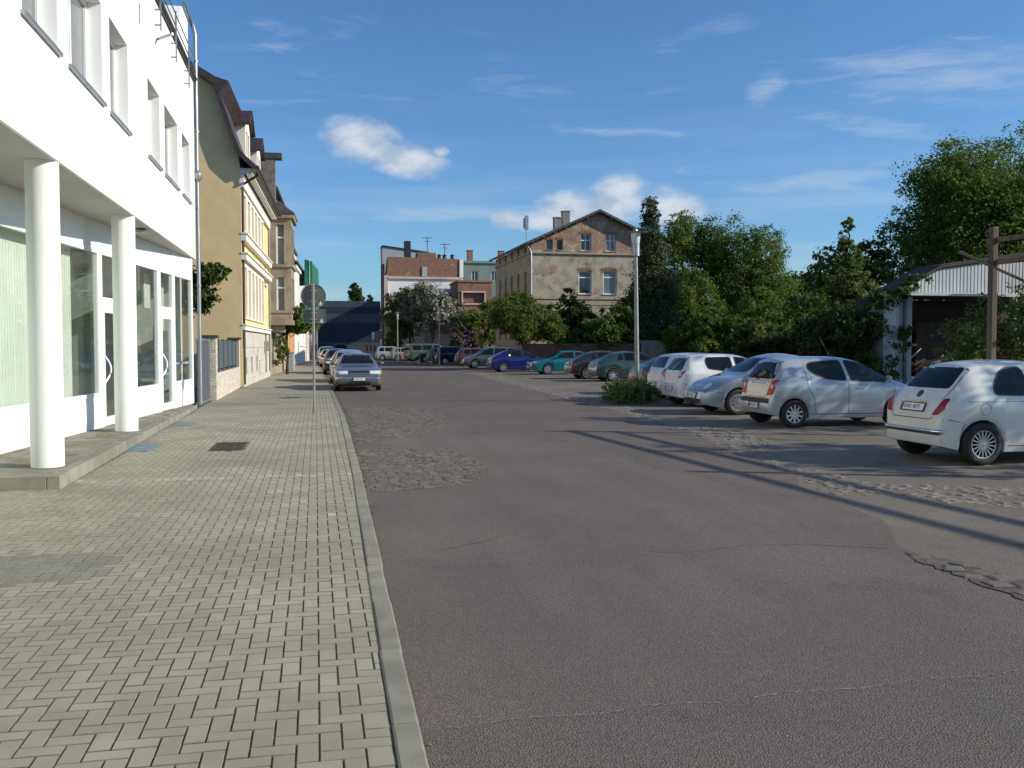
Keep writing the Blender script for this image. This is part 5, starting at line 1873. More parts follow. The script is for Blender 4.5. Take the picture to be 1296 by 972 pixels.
    'estate': dict(L=4.35, W=1.74, R=.315, axles=(.80, 3.46), wheel='cover', er=.36, ar=.22, ef=.5, af=.3, tum=.32,
                   top=[(0, .50), (.015, .68), (.05, .86), (.12, 1.06), (.30, 1.34), (.42, 1.43), (.7, 1.47), (1.5, 1.50), (2.1, 1.48), (2.5, 1.38), (2.95, 1.13), (3.2, 1.01), (3.6, .93), (4.1, .80), (4.28, .68), (4.35, .48)],
                   belt=[(0, .92), (1, .95), (2.2, .93), (3.3, .90), (4.35, .62)],
                   rear_win=[(-.56, 1.04), (.56, 1.04), (.50, 1.36), (-.50, 1.36)],
                   side_win=[[(.55, 1.02), (1.1, 1.0), (1.1, 1.37), (.66, 1.34)], [(1.18, 1.0), (1.98, .98), (1.96, 1.39), (1.18, 1.38)], [(2.08, .98), (3.0, .96), (2.62, 1.2), (2.35, 1.35), (2.06, 1.39)]],
                   front_win=[(-.58, 1.05), (.58, 1.05), (.50, 1.36), (-.50, 1.36)],
                   doors=[[(2.03, .97), (2.03, .28), (2.95, .28), (3.05, .5), (3.05, .95)], [(2.03, .28), (1.25, .28), (1.14, .6), (1.14, .99)]],
                   tail=[(.56, .74), (.74, .76), (.72, 1.02), (.58, 1.0)], tail_mat='tail_red', head=[(.42, .63), (.75, .67), (.76, .78), (.44, .75)], handles=[(1.35, .85), (2.25, .84)], plate_r=(.0, .74, .5), plate_f=(0, .42, .5), mirrors=(2.85, 1.02), grille=[(-.34, .62), (.34, .62), (.34, .72), (-.34, .72)]),
    'minibus': dict(L=4.70, W=1.84, R=.325, axles=(.95, 3.87), wheel='cover', er=.18, ar=.12, ef=.4, af=.2, tum=.14, sill=.24,
                    top=[(0, .60), (.01, .9), (.02, 1.2), (.05, 1.55), (.12, 1.86), (.25, 1.92), (1.5, 1.94), (3.2, 1.92), (3.45, 1.83), (3.75, 1.5), (4.0, 1.18), (4.15, 1.10), (4.5, .98), (4.62, .8), (4.70, .5)],
                    belt=[(0, 1.12), (3.8, 1.12), (4.2, 1.0), (4.7, .7)],
                    rear_win=[(-.70, 1.2), (.70, 1.2), (.66, 1.72), (-.66, 1.72)],
                    side_win=[[(.3, 1.2), (1.3, 1.2), (1.3, 1.7), (.3, 1.7)], [(1.4, 1.2), (2.5, 1.2), (2.5, 1.7), (1.4, 1.7)], [(2.65, 1.2), (3.75, 1.18), (3.5, 1.55), (3.3, 1.7), (2.65, 1.7)]],
                    front_win=[(-.66, 1.2), (.66, 1.2), (.60, 1.72), (-.60, 1.72)],
                    doors=[[(2.58, 1.75), (2.58, .3), (3.4, .3), (3.5, .6), (3.75, 1.15)]],
                    tail=[(.70, .85), (.85, .85), (.85, 1.15), (.72, 1.15)], tail_mat='tail_red', head=[(.5, .75), (.8, .76), (.8, .92), (.5, .92)], handles=[(2.75, 1.05)], plate_r=(0, .7, .5), mirrors=(3.6, 1.25)),
}
PROTO = {}


def mk(sp, name, mb, mat, parent, smooth='all'):
    return mb.build(name, mat, parent, smooth=smooth)


def build_car(kind, name, label, color, loc, rz, group=None, plate=None, detail=True, cat='car'):
    sp = SPECS[kind]
    t = thing(name, label, cat, loc, rz, group)
    ORG[t.name] = (0, 0, 0)
    key = kind
    if key not in PROTO:
        PROTO[key] = Body(sp)
    b = PROTO[key]
    L, W = sp['L'], sp['W']
    pm = 'paint_' + color

    def shared(nm, mat, maker, parent=t):
        """mesh data shared between cars of one kind and colour"""
        k_ = (kind, nm, mat)
        if k_ not in CARMESH:
            mb = maker()
            me = bpy.data.meshes.new(nm.split('#')[0])
            me.from_pydata([tuple(v) for v in mb.v], [], mb.f)
            me.materials.append(MATS[mat])
            me.shade_smooth()
            me.set_sharp_from_angle(angle=R(50))
            CARMESH[k_] = me
        return link(nm.split('#')[0], CARMESH[k_], parent)
    shared('body', pm, lambda: MB().add(b.V, b.F))

    def under():
        q = MB()
        x0, x1 = -L / 2 + .30, L / 2 - .30
        hw = W / 2 - .23
        q.box(x0, x1, -hw, hw, .22, .60)
        for xc in sp['axles']:
            q.tube([(xc - L / 2, -W / 2 + .12, sp['R']), (xc - L / 2, W / 2 - .12, sp['R'])], .05, 8)
        q.tube([(x0 - .04, -.35, .24), (x0 + .4, -.35, .26)], .03, 8)
        return q
    shared('underbody', 'underbody', under)
    glass = 'car_glass_dark'
    shared('rear_window', glass, lambda: b.patch(rnd_poly(sp['rear_win'], .07), 'rear', .004, 6))
    shared('windshield', glass, lambda: b.patch(rnd_poly(sp['front_win'], .08), 'front', .004, 6))
    for d in 'RL':
        for k, pw in enumerate(sp['side_win']):
            shared('side_window#%s%d' % (d, k), glass, lambda pw=pw, d=d: b.patch(rnd_poly(pw, .06), d, .004, 4))
            if detail:
                shared('window_seal#%s%d' % (d, k), 'trim_black', lambda pw=pw, d=d: b.line(rnd_poly(pw, .06), d, .022, .006, .06, True))
        if detail:
            for k, dl in enumerate(sp['doors']):
                shared('door_seam#%s%d' % (d, k), 'trim_black', lambda dl=dl, d=d: b.line(rnd_poly(dl, .05)[2:-2] if len(dl) > 4 else dl, d, .011, .0014))
            for k, (hx, hz) in enumerate(sp['handles']):
                def hmk(hx=hx, hz=hz, d=d):
                    h, n = b.cast(hx, hz, d)
                    q = MB().obox((h.x, h.y + n.y * .012, h.z), .17, .03, .028)
                    return q
                shared('door_handle#%s%d' % (d, k), pm, hmk)

        if detail:
            xr, xf, Ra = sp['axles'][0], sp['axles'][1], sp['R'] * 1.13
            for nm_, ln in (('bumper_seam#r', [(.06, .66), (xr - Ra * .80, .60), (xr - Ra * .93, .52)]), ('bumper_seam#f', [(L - .10, .60), (xf + Ra * .95, .54), (xf + Ra * 1.0, .46)]),
                            ('sill_seam', [(xr + Ra + .05, .275), (xf - Ra - .05, .275)])):
                shared(nm_ + d, 'trim_black', lambda ln=ln, d=d: b.line(ln, d, .010, .0014))

            for kx, xc in enumerate(sp['axles']):
                shared('arch_lip#%s%d' % (d, kx), pm, lambda xc=xc, d=d: b.line([(xc + (Ra + .014) * math.cos(a), sp['R'] + (Ra + .014) * math.sin(a)) for a in np.linspace(.08, math.pi - .08, 26)], d, .024, .007))

        def mir(d=d):
            mx, mz = sp['mirrors']
            h, n = b.cast(mx, mz - .06, d)
            sgn = -1 if d == 'R' else 1
            q = MB()
            c = Vector((mx - L / 2, h.y + sgn * .09, mz + .02))
            vs, fs = [], []
            nu, nv = 10, 6
            for i in range(nv + 1):
                for j in range(nu):
                    th, ph = math.pi * i / nv, 2 * math.pi * j / nu
                    x_, y_, z_ = math.sin(th) * math.cos(ph), math.sin(th) * math.sin(ph), math.cos(th)
                    vs.append(c + Vector((.055 * x_ * (1 if x_ > 0 else .3), .105 * y_, .07 * z_)))
            for i in range(nv):
                for j in range(nu):
                    fs.append((i * nu + j, (i + 1) * nu + j, (i + 1) * nu + (j + 1) % nu, i * nu + (j + 1) % nu))
            q.add(vs, fs)
            q.bar((mx - L / 2, h.y - sgn * .02, mz - .05), (mx - L / 2, h.y + sgn * .08, mz - .02), .04, .03)
            return q
        shared('mirror#' + d, pm, mir)
    for sg in (-1, 1):
        if 'tail' in sp:
            shared('tail_light#%d' % sg, sp['tail_mat'], lambda sg=sg: b.patch(rnd_poly([(sg * y, z) for y, z in (sp['tail'] if sg > 0 else sp['tail'][::-1])], .03), 'rear', .006, 3))
        if 'tail_round' in sp:
            y, z, r = sp['tail_round']
            shared('tail_light#%d' % sg, sp['tail_mat'], lambda sg=sg, y=y, z=z, r=r: b.patch([(sg * y + r * math.cos(a), z + r * math.sin(a)) for a in np.linspace(0, 2 * math.pi, 16, False)], 'rear', .006, 3, 1))
        if 'head' in sp:
            hd = sp['head']
            shared('headlight#%d' % sg, 'lamp_clear', lambda sg=sg, hd=hd: b.patch(rnd_poly([(sg * y, z) for y, z in (hd if sg > 0 else hd[::-1])], .03), 'front', .006, 3))
        if 'amber' in sp:
            hd = sp['amber']
            shared('indicator#%d' % sg, 'amber', lambda sg=sg, hd=hd: b.patch([(sg * y, z) for y, z in (hd if sg > 0 else hd[::-1])], 'front', .006, 2))
        if 'head_round' in sp:
            y, z, r = sp['head_round']
            circ = lambda k, sg=sg: [(sg * y + r * k * math.cos(a), z + r * .62 * k * math.sin(a)) for a in np.linspace(0, 2 * math.pi, 20, False)]
            hl = shared('headlight#%d' % sg, 'lamp_clear', lambda: b.patch(circ(.9), 'front', .009, 3, 1))
            shared('headlight_rim#%d' % sg, 'chrome', lambda: b.line(circ(1.0), 'front', .03, .006, .05, True), hl)
            shared('indicator#%d' % sg, 'plate_white', lambda sg=sg: b.patch(rnd_poly([(sg * .46 - .10, .50), (sg * .46 + .10, .50), (sg * .46 + .10, .555), (sg * .46 - .10, .555)], .02), 'front', .006, 2))
    if 'grille' in sp:
        shared('grille', 'trim_black', lambda: b.patch(sp['grille'], 'front', .006, 2))
        g = sp['grille']
        shared('grille_bar', 'chrome', lambda: b.line([g[0], g[1]], 'front', .03, .012))
    if kind in ('sedan', 'astra', 'mpv', 'estate', 'beetle'):
        shared('bumper_intake', 'trim_black', lambda: b.patch(rnd_poly([(-.45, .27), (.45, .27), (.42, .36), (-.42, .36)], .03), 'front', .005, 2))
    if 'rear_band' in sp:
        shared('bumper_band', 'trim_black', lambda: b.patch(sp['rear_band'], 'rear', .012, 4, 6))
    # wheels
    me, m2, m3 = wheel_mesh(sp['R'], sp['wheel'])
    for xc in sp['axles']:
        for sg in (-1, 1):
            wv = link('wheel', me, t)
            wv.location = (xc - L / 2, sg * (W / 2 - .105), sp['R'])
            wv.rotation_euler = (0, random.uniform(0, 6), math.pi if sg > 0 else 0)
            link('rim', m2, wv)
            if m3:
                link('rim_hole', m3, wv)
    # plates
    for kp, d, sx in (('plate_r', 'rear', -1), ('plate_f', 'front', 1)):
        if kp not in sp:
            continue
        y, z, wd = sp[kp]
        h, n = b.cast(y, z, d)
        q = MB().obox((0, 0, 0), .012, wd, .11)
        pv = q.build('licence_plate', 'plate_white', t)
        pv.location = h + Vector((sx * .014, 0, 0))
        tilt = math.atan2(n.z, abs(n.x)) * (1 if sx < 0 else -1)
        pv.rotation_euler = (0, tilt, 0)
        rim = MB()
        for a_b in ((-wd / 2 - .012, -wd / 2, -.067, .067), (wd / 2, wd / 2 + .012, -.067, .067), (-wd / 2, wd / 2, .055, .067), (-wd / 2, wd / 2, -.067, -.055)):
            rim.box(-.008, .008, *a_b)
        rim.build('plate_frame', 'trim_black', pv)
        if plate and wd:
            MB().box(min(sx * .006, sx * .0075), max(sx * .006, sx * .0075), *((wd / 2 - .045, wd / 2 - .004) if sx < 0 else (-wd / 2 + .004, -wd / 2 + .045)), -.05, .05).build('plate_strip', 'plate_blue', pv)
            tm = text_mesh(plate, .088)
            tm.materials.clear()
            tm.materials.append(MATS['plate_ink'])
            o = link('plate_lettering', tm, pv)
            o.location = (sx * .0075, .01 * sx * -1, 0)
            o.rotation_euler = (R(90), 0, R(-90) if sx < 0 else R(90))
            o.scale = (.92 * wd / .52, 1, 1)
    return t, b


CARMESH = {}


def px_at(kind, x_end, y, nose_left, z=-.058):
    """centre of a car whose street-side end is at x_end"""
    return (x_end + SPECS[kind]['L'] / 2, y, z)


LOTG = 'cars parked nose or tail to the street in the lot'
E0, E1 = 0.0, math.pi
# --- the four nearest cars
t, b = build_car('fiat', 'small_car', 'cream white retro small car with chrome bumper bar and seventeen spoke wheels', 'cream', px_at('fiat', 8.58, 12.23, 0), E0, LOTG, 'B·AC 4072')
L = 3.5
mk(None, 'bumper_bar', MB().tube([b.cast(y_, .475, 'rear')[0] + Vector((-.008, 0, 0)) for y_ in np.linspace(-.66, .66, 25)], .030, 10), 'chrome', t)
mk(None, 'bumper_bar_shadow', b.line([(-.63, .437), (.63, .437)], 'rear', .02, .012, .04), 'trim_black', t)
h, n = b.cast(0, .885, 'rear')
MB().obox((h.x - .012, 0, .885), .03, .50, .032, 0).build('boot_handle', 'chrome', t)
mk(None, 'emblem', b.patch([(.055 * math.cos(a), .985 + .05 * math.sin(a)) for a in np.linspace(0, 2 * math.pi, 14, False)], 'rear', .010, 2, 1), 'badge', t)
mk(None, 'tailgate_seam', b.line(rnd_poly([(-.50, 1.36), (-.56, 1.04), (-.50, .80), (-.46, .64), (.46, .64), (.50, .80), (.56, 1.04), (.50, 1.36)], .06), 'rear', .012, .0016), 'trim_black', t)
for sg in (1, -1):
    mk(None, 'tail_light_rim', b.line(rnd_poly([(sg * y, z) for y, z in SPECS['fiat']['tail']], .03), 'rear', .018, .008, .04, True), 'lamp_clear', t)
mk(None, 'fuel_cap', b.line([(.62 + .082 * math.cos(a), .80 + .082 * math.sin(a)) for a in np.linspace(0, 2 * math.pi, 24, False)], 'R', .006, .0015, .05, True), 'trim_black', t)
mk(None, 'shoulder_crease', b.line([(.35, .905), (3.0, .90)], 'R', .006, .0012), 'trim_black', t)
mk(None, 'side_rub_strip', b.patch(rnd_poly([(1.30, .44), (2.4, .44), (2.4, .49), (1.30, .49)], .02), 'R', .010, 2, 4), 'trim_black', t)
mk(None, 'side_rub_chrome', b.line([(1.32, .485), (2.38, .485)], 'R', .012, .014), 'chrome', t)
h, n = b.cast(.72, 0, 'top')
MB().tube([(h.x, 0, h.z), (h.x - .16, 0, h.z + .17)], .006, 6).build('antenna', 'trim_black', t)

t, b = build_car('pixo', 'small_car', 'silver five door small car with red tail lights and black bumper band', 'silver', px_at('pixo', 9.10, 18.30, 0), E0, LOTG, 'HAL·D 52')
mk(None, 'tailgate_seam', b.line(rnd_poly([(-.52, 1.36), (-.55, 1.0), (-.5, .62), (.5, .62), (.55, 1.0), (.52, 1.36)], .05), 'rear', .012, .0016), 'trim_black', t)
mk(None, 'tail_handle', b.patch(rnd_poly([(-.30, .90), (.30, .90), (.30, .96), (-.30, .96)], .02), 'rear', .014, 2), 'paint_silver', t)
mk(None, 'wiper', b.line([(.02, .97), (.36, 1.04)], 'rear', .02, .016), 'trim_black', t)
mk(None, 'side_crease', b.line([(.9, .42), (2.7, .40)], 'R', .012, .004), 'paint_silver', t)
for sg in (1, -1):
    mk(None, 'reverse_lamp', b.patch([(sg * .62 + .045 * math.cos(a), .845 + .05 * math.sin(a)) for a in np.linspace(0, 2 * math.pi, 12, False)], 'rear', .009, 2, 1), 'lamp_clear', t)
h, n = b.cast(1.75, 0, 'top')
MB().tube([(h.x, -.0, h.z), (h.x - .25, 0, h.z + .42)], .005, 6).build('antenna', 'trim_black', t)

t, b = build_car('beetle', 'rounded_car', 'blue silver rounded retro car with round headlights facing the street', 'bluesilver', px_at('beetle', 9.15, 21.78, 1), E1, LOTG, 'MQ·AN 71')
mk(None, 'bonnet_seam', b.line([(y, .64 + .30 * (abs(y) / .62) ** 2.2) for y in np.linspace(-.62, .62, 25)], 'front', .008, .0015), 'trim_black', t)
mk(None, 'bumper_seam', b.line([(y, .585) for y in np.linspace(-.62, .62, 9)], 'front', .012, .0015), 'trim_black', t)
mk(None, 'lower_grille', b.patch(rnd_poly([(-.52, .30), (.52, .30), (.50, .385), (-.50, .385)], .03), 'front', .006, 3), 'trim_black', t)
for d in 'RL':
    mk(None, 'wing_arch_lip', b.line([(3.22 + .385 * math.cos(a), .318 + .385 * math.sin(a)) for a in np.linspace(.1, math.pi - .1, 22)], d, .02, .012), 'paint_bluesilver', t)

t, b = build_car('twingo', 'small_car', 'white three door small car behind the blue silver rounded car', 'white', px_at('twingo', 9.72, 24.75, 0), E0, LOTG, 'SK·L 318')
mk(None, 'tailgate_seam', b.line(rnd_poly([(-.50, 1.37), (-.52, 1.0), (-.50, .62), (.50, .62), (.52, 1.0), (.50, 1.37)], .06), 'rear', .012, .0016), 'trim_black', t)
mk(None, 'wiper', b.line([(.02, .985), (.38, 1.06)], 'rear', .02, .016), 'trim_black', t)
for sg in (1, -1):
    mk(None, 'reverse_lamp', b.patch([(sg * .60 + .05 * math.cos(a), .875 + .035 * math.sin(a)) for a in np.linspace(0, 2 * math.pi, 12, False)], 'rear', .009, 2, 1), 'lamp_clear', t)
build_car('twingo', 'small_car', 'white small car parked between the three door car and the dark green car', 'white', px_at('twingo', 10.35, 27.7, 0), E0, LOTG, 'HAL·N 6')
build_car('astra', 'hatchback', 'dark green hatchback with bright red tail light behind the street lamp', 'darkgreen', px_at('astra', 10.9, 31.0, 0), E0, LOTG)
# --- row beyond the lamp
t, b = build_car('astra', 'fastback_car', 'green fastback car with seven spoke wheels standing left of the street lamp', 'green', px_at('astra', 12.75, 42.35, 0), E0, LOTG, 'HAL·K 90')
mk(None, 'arch_lip', b.line([(.80 + .36 * math.cos(a), .305 + .36 * math.sin(a)) for a in np.linspace(.1, math.pi - .1, 18)], 'R', .035, .010), 'chrome', t)
build_car('astra', 'fastback_car', 'dark brown fastback car beside the green fastback', 'brown', px_at('astra', 12.45, 45.6, 0), E0, LOTG)
build_car('sedan', 'saloon_car', 'bright teal saloon with its bonnet towards the street', 'teal', px_at('sedan', 12.15, 53.2, 1), E1, LOTG)
t, b = build_car('astra', 'fastback_car', 'deep blue fastback car beside the teal saloon', 'blue', px_at('astra', 10.75, 58.4, 0), E0, LOTG)
mk(None, 'window_sticker', b.patch([(1.14, 1.0), (1.26, 1.0), (1.26, 1.13), (1.14, 1.13)], 'R', .008, 2), 'plate_white', t)
build_car('mpv', 'people_carrier', 'grey blue people carrier next to the deep blue car', 'greyblue', px_at('mpv', 10.6, 68.6, 1), E1, LOTG)
build_car('estate', 'estate_car', 'reddish brown estate car behind the grey blue people carrier', 'redbrown', px_at('estate', 11.0, 74.5, 0), E0, LOTG, detail=False)
build_car('mpv', 'people_carrier', 'black people carrier behind the leaning bicycle', 'navy', px_at('mpv', 10.3, 82.0, 0), E0, LOTG, detail=False)
build_car('estate', 'estate_car', 'dark grey estate car beside the black people carrier', 'grey', px_at('estate', 10.1, 86.5, 0), E0, LOTG, detail=False)
build_car('sedan', 'saloon_car', 'black saloon facing the street beside the green minibus', 'black', px_at('sedan', 9.6, 93.0, 1), E1, LOTG, detail=False)
t, b = build_car('minibus', 'minibus', 'green minibus with a sand coloured tail', 'minibus', px_at('minibus', 9.15, 97.8, 0), R(17), LOTG, detail=False, cat='minibus')
mk(None, 'sand_tail_panel', b.patch([(-.86, .5), (.86, .5), (.80, 1.85), (-.80, 1.85)], 'rear', .003, 4), 'paint_sand', t)
build_car('estate', 'estate_car', 'beige estate car parked beyond the green minibus', 'beige', px_at('estate', 7.75, 101.0, 0), E0, LOTG, detail=False)
build_car('mpv', 'people_carrier', 'pale silver people carrier parked beyond the green minibus', 'silver', px_at('mpv', 6.4, 104.6, 0), E0, LOTG, detail=False)
# --- cars along the left kerb, facing the camera
LEFTG = 'cars parked along the left kerb'
FD = -math.pi / 2
t, b = build_car('sedan', 'saloon_car', 'grey saloon parked at the left kerb with a chrome grille and white plate', 'grey', (1.53, 36.7, -.05), FD, LEFTG, 'HAL·S 47')
mk(None, 'bumper_strip', b.line([(-.80, .50), (.80, .50)], 'front', .03, .012, .05), 'chrome', t)
build_car('estate', 'estate_car', 'silver estate car directly behind the grey saloon', 'bluesilver', (1.50, 43.6, -.05), FD, LEFTG)
build_car('estate', 'estate_car', 'black car parked at the left kerb behind the silver estate', 'black', (1.28, 56.5, -.05), FD, LEFTG)
build_car('sedan', 'saloon_car', 'beige saloon parked at the left kerb behind the black car', 'beige', (1.10, 76, -.05), FD, LEFTG, detail=False)
build_car('mpv', 'people_carrier', 'beige people carrier last in line along the left kerb', 'beige', (.95, 84.5, -.05), FD, LEFTG, detail=False)
build_car('minibus', 'van', 'black van in front of the dark striped block', 'black', (3.2, 124, -.05), FD, None, detail=False, cat='van')

# bicycle leaning in front of the black people carrier
t = thing('bicycle', 'bicycle standing in front of the black people carrier', 'bicycle', (8.9, 77.5, -.055), R(8))
for x in (-.54, .54):
    q = MB()
    q.tube([(x + .335 * math.cos(a), 0, .345 + .335 * math.sin(a)) for a in np.linspace(0, 2 * math.pi, 29)], .020, 6, False)
    wv = q.build('wheel', 'tyre', t, smooth=True)
    q = MB()
    for k in range(14):
        a = 2 * math.pi * k / 14
        q.tube([(x, 0, .345), (x + .33 * math.cos(a), 0, .345 + .33 * math.sin(a))], .004, 4)
    q.build('spoke', 'chrome', wv)
q = MB()
for a, c in (((-.54, .345), (-.12, .30)), ((-.54, .345), (-.18, .80)), ((-.12, .30), (-.20, .88)), ((-.12, .30), (.38, .78)), ((-.18, .80), (.36, .86)), ((.54, .345), (.34, .98))):
    q.tube([(a[0], 0, a[1]), (c[0], 0, c[1])], .02, 6)
q.build('frame', 'iron', t)
MB().tube([(-.34, 0, .95), (-.22, 0, .96), (-.05, 0, .94)], [.07, .06, .02], 8).build('saddle', 'trim_black', t, smooth=True)
MB().tube([(.26, -.28, 1.06), (.36, -.1, 1.02), (.36, .1, 1.02), (.26, .28, 1.06)], .014, 6).build('handlebar', 'chrome', t)
# ---------------------------------------------------------------- vegetation


def leaf_quads(C, size, rg, nrm=None, up=.35):
    n = len(C)
    a = rg.normal(size=(n, 3))
    if nrm is not None:
        a = a * .75 + nrm * .9
        a[:, 2] += up
    a /= np.linalg.norm(a, axis=1, keepdims=True)
    r = rg.normal(size=(n, 3))
    u = np.cross(a, r)
    u /= np.linalg.norm(u, axis=1, keepdims=True) + 1e-9
    v = np.cross(a, u)
    s = size * rg.uniform(.6, 1.35, size=(n, 1))
    k = .55
    V = np.empty((n, 4, 3))
    V[:, 0] = C - u * s
    V[:, 1] = C - v * s * k + a * s * .15
    V[:, 2] = C + u * s
    V[:, 3] = C + v * s * k + a * s * .15
    return V.reshape(-1, 3)


def crown_points(blobs, n, rg, per=26, inner=.45, spread=.13):
    vol = np.array([(b[3] * b[4] * b[5]) ** (2 / 3) for b in blobs])
    cnt = np.maximum(1, (vol / vol.sum() * n / per)).astype(int)
    C, Nn = [], []
    for b, c in zip(blobs, cnt):
        d = rg.normal(size=(c, 3))
        d /= np.linalg.norm(d, axis=1, keepdims=True)
        rad = rg.uniform(inner ** 2, 1, size=(c, 1)) ** .5
        rad = np.where(rg.random((c, 1)) < .10, rad * 1.13, rad)
        rr_ = np.array(b[3:6])
        cl = np.array(b[:3]) + d * rad * rr_
        sg = spread * (b[3] * b[4] * b[5]) ** (1 / 3) * rg.uniform(.6, 1.4, size=(c, 1, 1))
        p = cl[:, None, :] + rg.normal(size=(c, per, 3)) * sg * np.array([1, 1, .75])
        C.append(p.reshape(-1, 3))
        Nn.append(np.repeat(d, per, axis=0))
    return np.concatenate(C), np.concatenate(Nn)


def plant(name, label, cat, loc, blobs, n, size, mat, group=None, trunk=None, seed=1, extra=None, limbs=6, zmin=.02, inner=.45, spread=.13, per=26, crown='crown'):
    """blobs are given relative to loc; trunk = (radius, height)"""
    rg = np.random.default_rng(seed)
    rr_ = random.Random(seed)
    t = thing(name, label, cat, loc, 0, group)
    ORG[t.name] = (0, 0, 0)
    C, Nn = crown_points(blobs, n, rg, per, inner, spread)
    keep = C[:, 2] > zmin
    C, Nn = C[keep], Nn[keep]
    V = leaf_quads(C, size, rg, Nn)
    np_mesh(crown, V, np.arange(len(V)).reshape(-1, 4), mat, t)
    if extra:
        for (nm, bl, nx, sz, mt) in extra:
            C, Nn = crown_points(bl, nx, rg, 12, .75, .05)
            V = leaf_quads(C, sz, rg, Nn)
            np_mesh(nm, V, np.arange(len(V)).reshape(-1, 4), mt, t)
    if trunk:
        r0, h = trunk
        q = MB()
        pts = [Vector((0, 0, -.2))]
        for k in range(1, 6):
            pts.append(Vector((rr_.uniform(-.08, .08) * h * .3, rr_.uniform(-.08, .08) * h * .3, h * k / 5)))
        q.tube(pts, [r0 * (1.25 if k == 0 else 1 - .13 * k) for k in range(6)], 9)
        for k in range(limbs):
            b = blobs[k % len(blobs)]
            st_ = pts[2 + k % 4]
            d = Vector(rg.normal(size=3)).normalized()
            e = Vector((b[0] + d.x * b[3] * .75, b[1] + d.y * b[4] * .75, b[2] + abs(d.z) * b[5] * .6))
            mid = st_.lerp(e, .5) + Vector((rr_.uniform(-.2, .2), rr_.uniform(-.2, .2), .25))
            q.tube([st_, mid, e], [r0 * .42, r0 * .26, r0 * .08], 6)
        q.build('trunk', 'bark', t, smooth=True)
    return t


def lumps(seed, c, r, k, rs):
    """k overlapping lobes scattered round an ellipsoid: an uneven outline"""
    rr_ = random.Random(seed)
    out = [(c[0], c[1], c[2], r[0] * .72, r[1] * .72, r[2] * .74)]
    for _ in range(k):
        a, z = rr_.uniform(0, 2 * math.pi), rr_.uniform(-.55, .95)
        q = math.sqrt(1 - min(z * z, .98))
        s_ = rs * rr_.uniform(.7, 1.35)
        out.append((c[0] + math.cos(a) * q * r[0] * .78, c[1] + math.sin(a) * q * r[1] * .78, c[2] + z * r[2] * .78, s_ * r[0], s_ * r[1], s_ * r[2]))
    return out


TG = 'broadleaf trees behind the parking lot'
# big trees at the right edge, behind the shed
plant('broadleaf_tree', 'large dark broadleaf tree with rounded crown rising behind the tin shed', 'tree', (43.4, 56.5, 0), lumps(1, (0, 0, 9.0), (5.7, 6.0, 5.5), 18, .42) + [(-4.2, -1.5, 6.5, 2.4, 2.4, 2.6), (-2.2, -3.0, 4.8, 3.0, 2.6, 2.8)], 60000, .115, 'leaf_mid', TG, (.34, 6.5), 11, limbs=14, spread=.11)
plant('broadleaf_tree', 'large broadleaf tree standing close beside the tree behind the shed', 'tree', (50.5, 56, 0), lumps(2, (0, 0, 9.8), (6.2, 5.8, 5.8), 16, .42), 44000, .12, 'leaf_mid', TG, (.36, 7), 12, limbs=12, spread=.11)
plant('young_tree', 'slender young tree with bright upright shoots left of the tin shed', 'tree', (27.6, 45, 0),
      [(0, 0, 3.2, 1.5, 1.4, 1.8), (.1, 0, 5.0, 1.1, 1.0, 1.5), (-.1, 0, 6.6, .55, .5, 1.2), (0, 0, 7.7, .32, .3, .95), (.75, .2, 6.1, .3, .3, .9), (-.75, 0, 5.9, .28, .28, .7), (1.2, 0, 4.2, .8, .7, 1.0), (-.9, 0, 3.6, .7, .7, 1.0)], 11000, .10, 'leaf_yellow', TG, (.10, 7.4), 13, limbs=10, spread=.12)
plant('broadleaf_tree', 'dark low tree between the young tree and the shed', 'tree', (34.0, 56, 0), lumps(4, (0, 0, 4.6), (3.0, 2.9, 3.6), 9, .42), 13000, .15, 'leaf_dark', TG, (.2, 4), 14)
# trees in the middle
plant('broadleaf_tree', 'mid green tree with loose airy crown right of the ivy clad column', 'tree', (33.9, 82, 0), lumps(5, (0, 0, 8.4), (3.5, 3.3, 5.2), 13, .40), 26000, .115, 'leaf_mid', TG, (.22, 6), 15, limbs=12)
plant('broadleaf_tree', 'broad mid green tree at the edge of the open sky', 'tree', (39.3, 80, 0), lumps(6, (0, 0, 7.5), (4.2, 3.8, 5.3), 14, .40), 30000, .115, 'leaf_mid', TG, (.25, 6), 16, limbs=12)
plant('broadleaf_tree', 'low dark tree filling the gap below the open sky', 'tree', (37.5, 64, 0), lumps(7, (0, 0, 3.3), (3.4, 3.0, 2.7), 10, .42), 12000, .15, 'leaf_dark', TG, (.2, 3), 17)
plant('broadleaf_tree', 'distant dark tree on the skyline left of the young tree', 'tree', (52, 95, 0), lumps(27, (0, 0, 5.0), (5.0, 4.0, 4.4), 10, .42), 8000, .28, 'leaf_dark', TG, (.3, 4), 27)
plant('broadleaf_tree', 'dense low tree filling the space beside the evergreen column', 'tree', (30.6, 75, 0), lumps(28, (0, 0, 4.2), (3.0, 2.6, 4.0), 12, .42), 18000, .12, 'leaf_mid', TG, (.2, 4), 89, limbs=8)
# ivy-clad column
col_ = [(0, 0, 1.5 + k * .95, (2.15 if k < 3 else 1.9 - k * .135) * (1 + .10 * math.sin(k * 2.1)), (2.1 if k < 3 else 1.85 - k * .13), 1.15) for k in range(11)] + [(.1, 0, 11.1, .42, .42, .7), (1.2, 0, 5.6, 1.0, 1, 1.4), (-1.3, 0, 4.4, .9, 1, 1.2)]
plant('conifer_tree', 'tall narrow dark evergreen column beside the street lamp and villa', 'tree', (22.9, 62, 0), col_, 42000, .085, 'leaf_conifer', None, (.3, 10), 18, limbs=0, inner=.7, spread=.15)
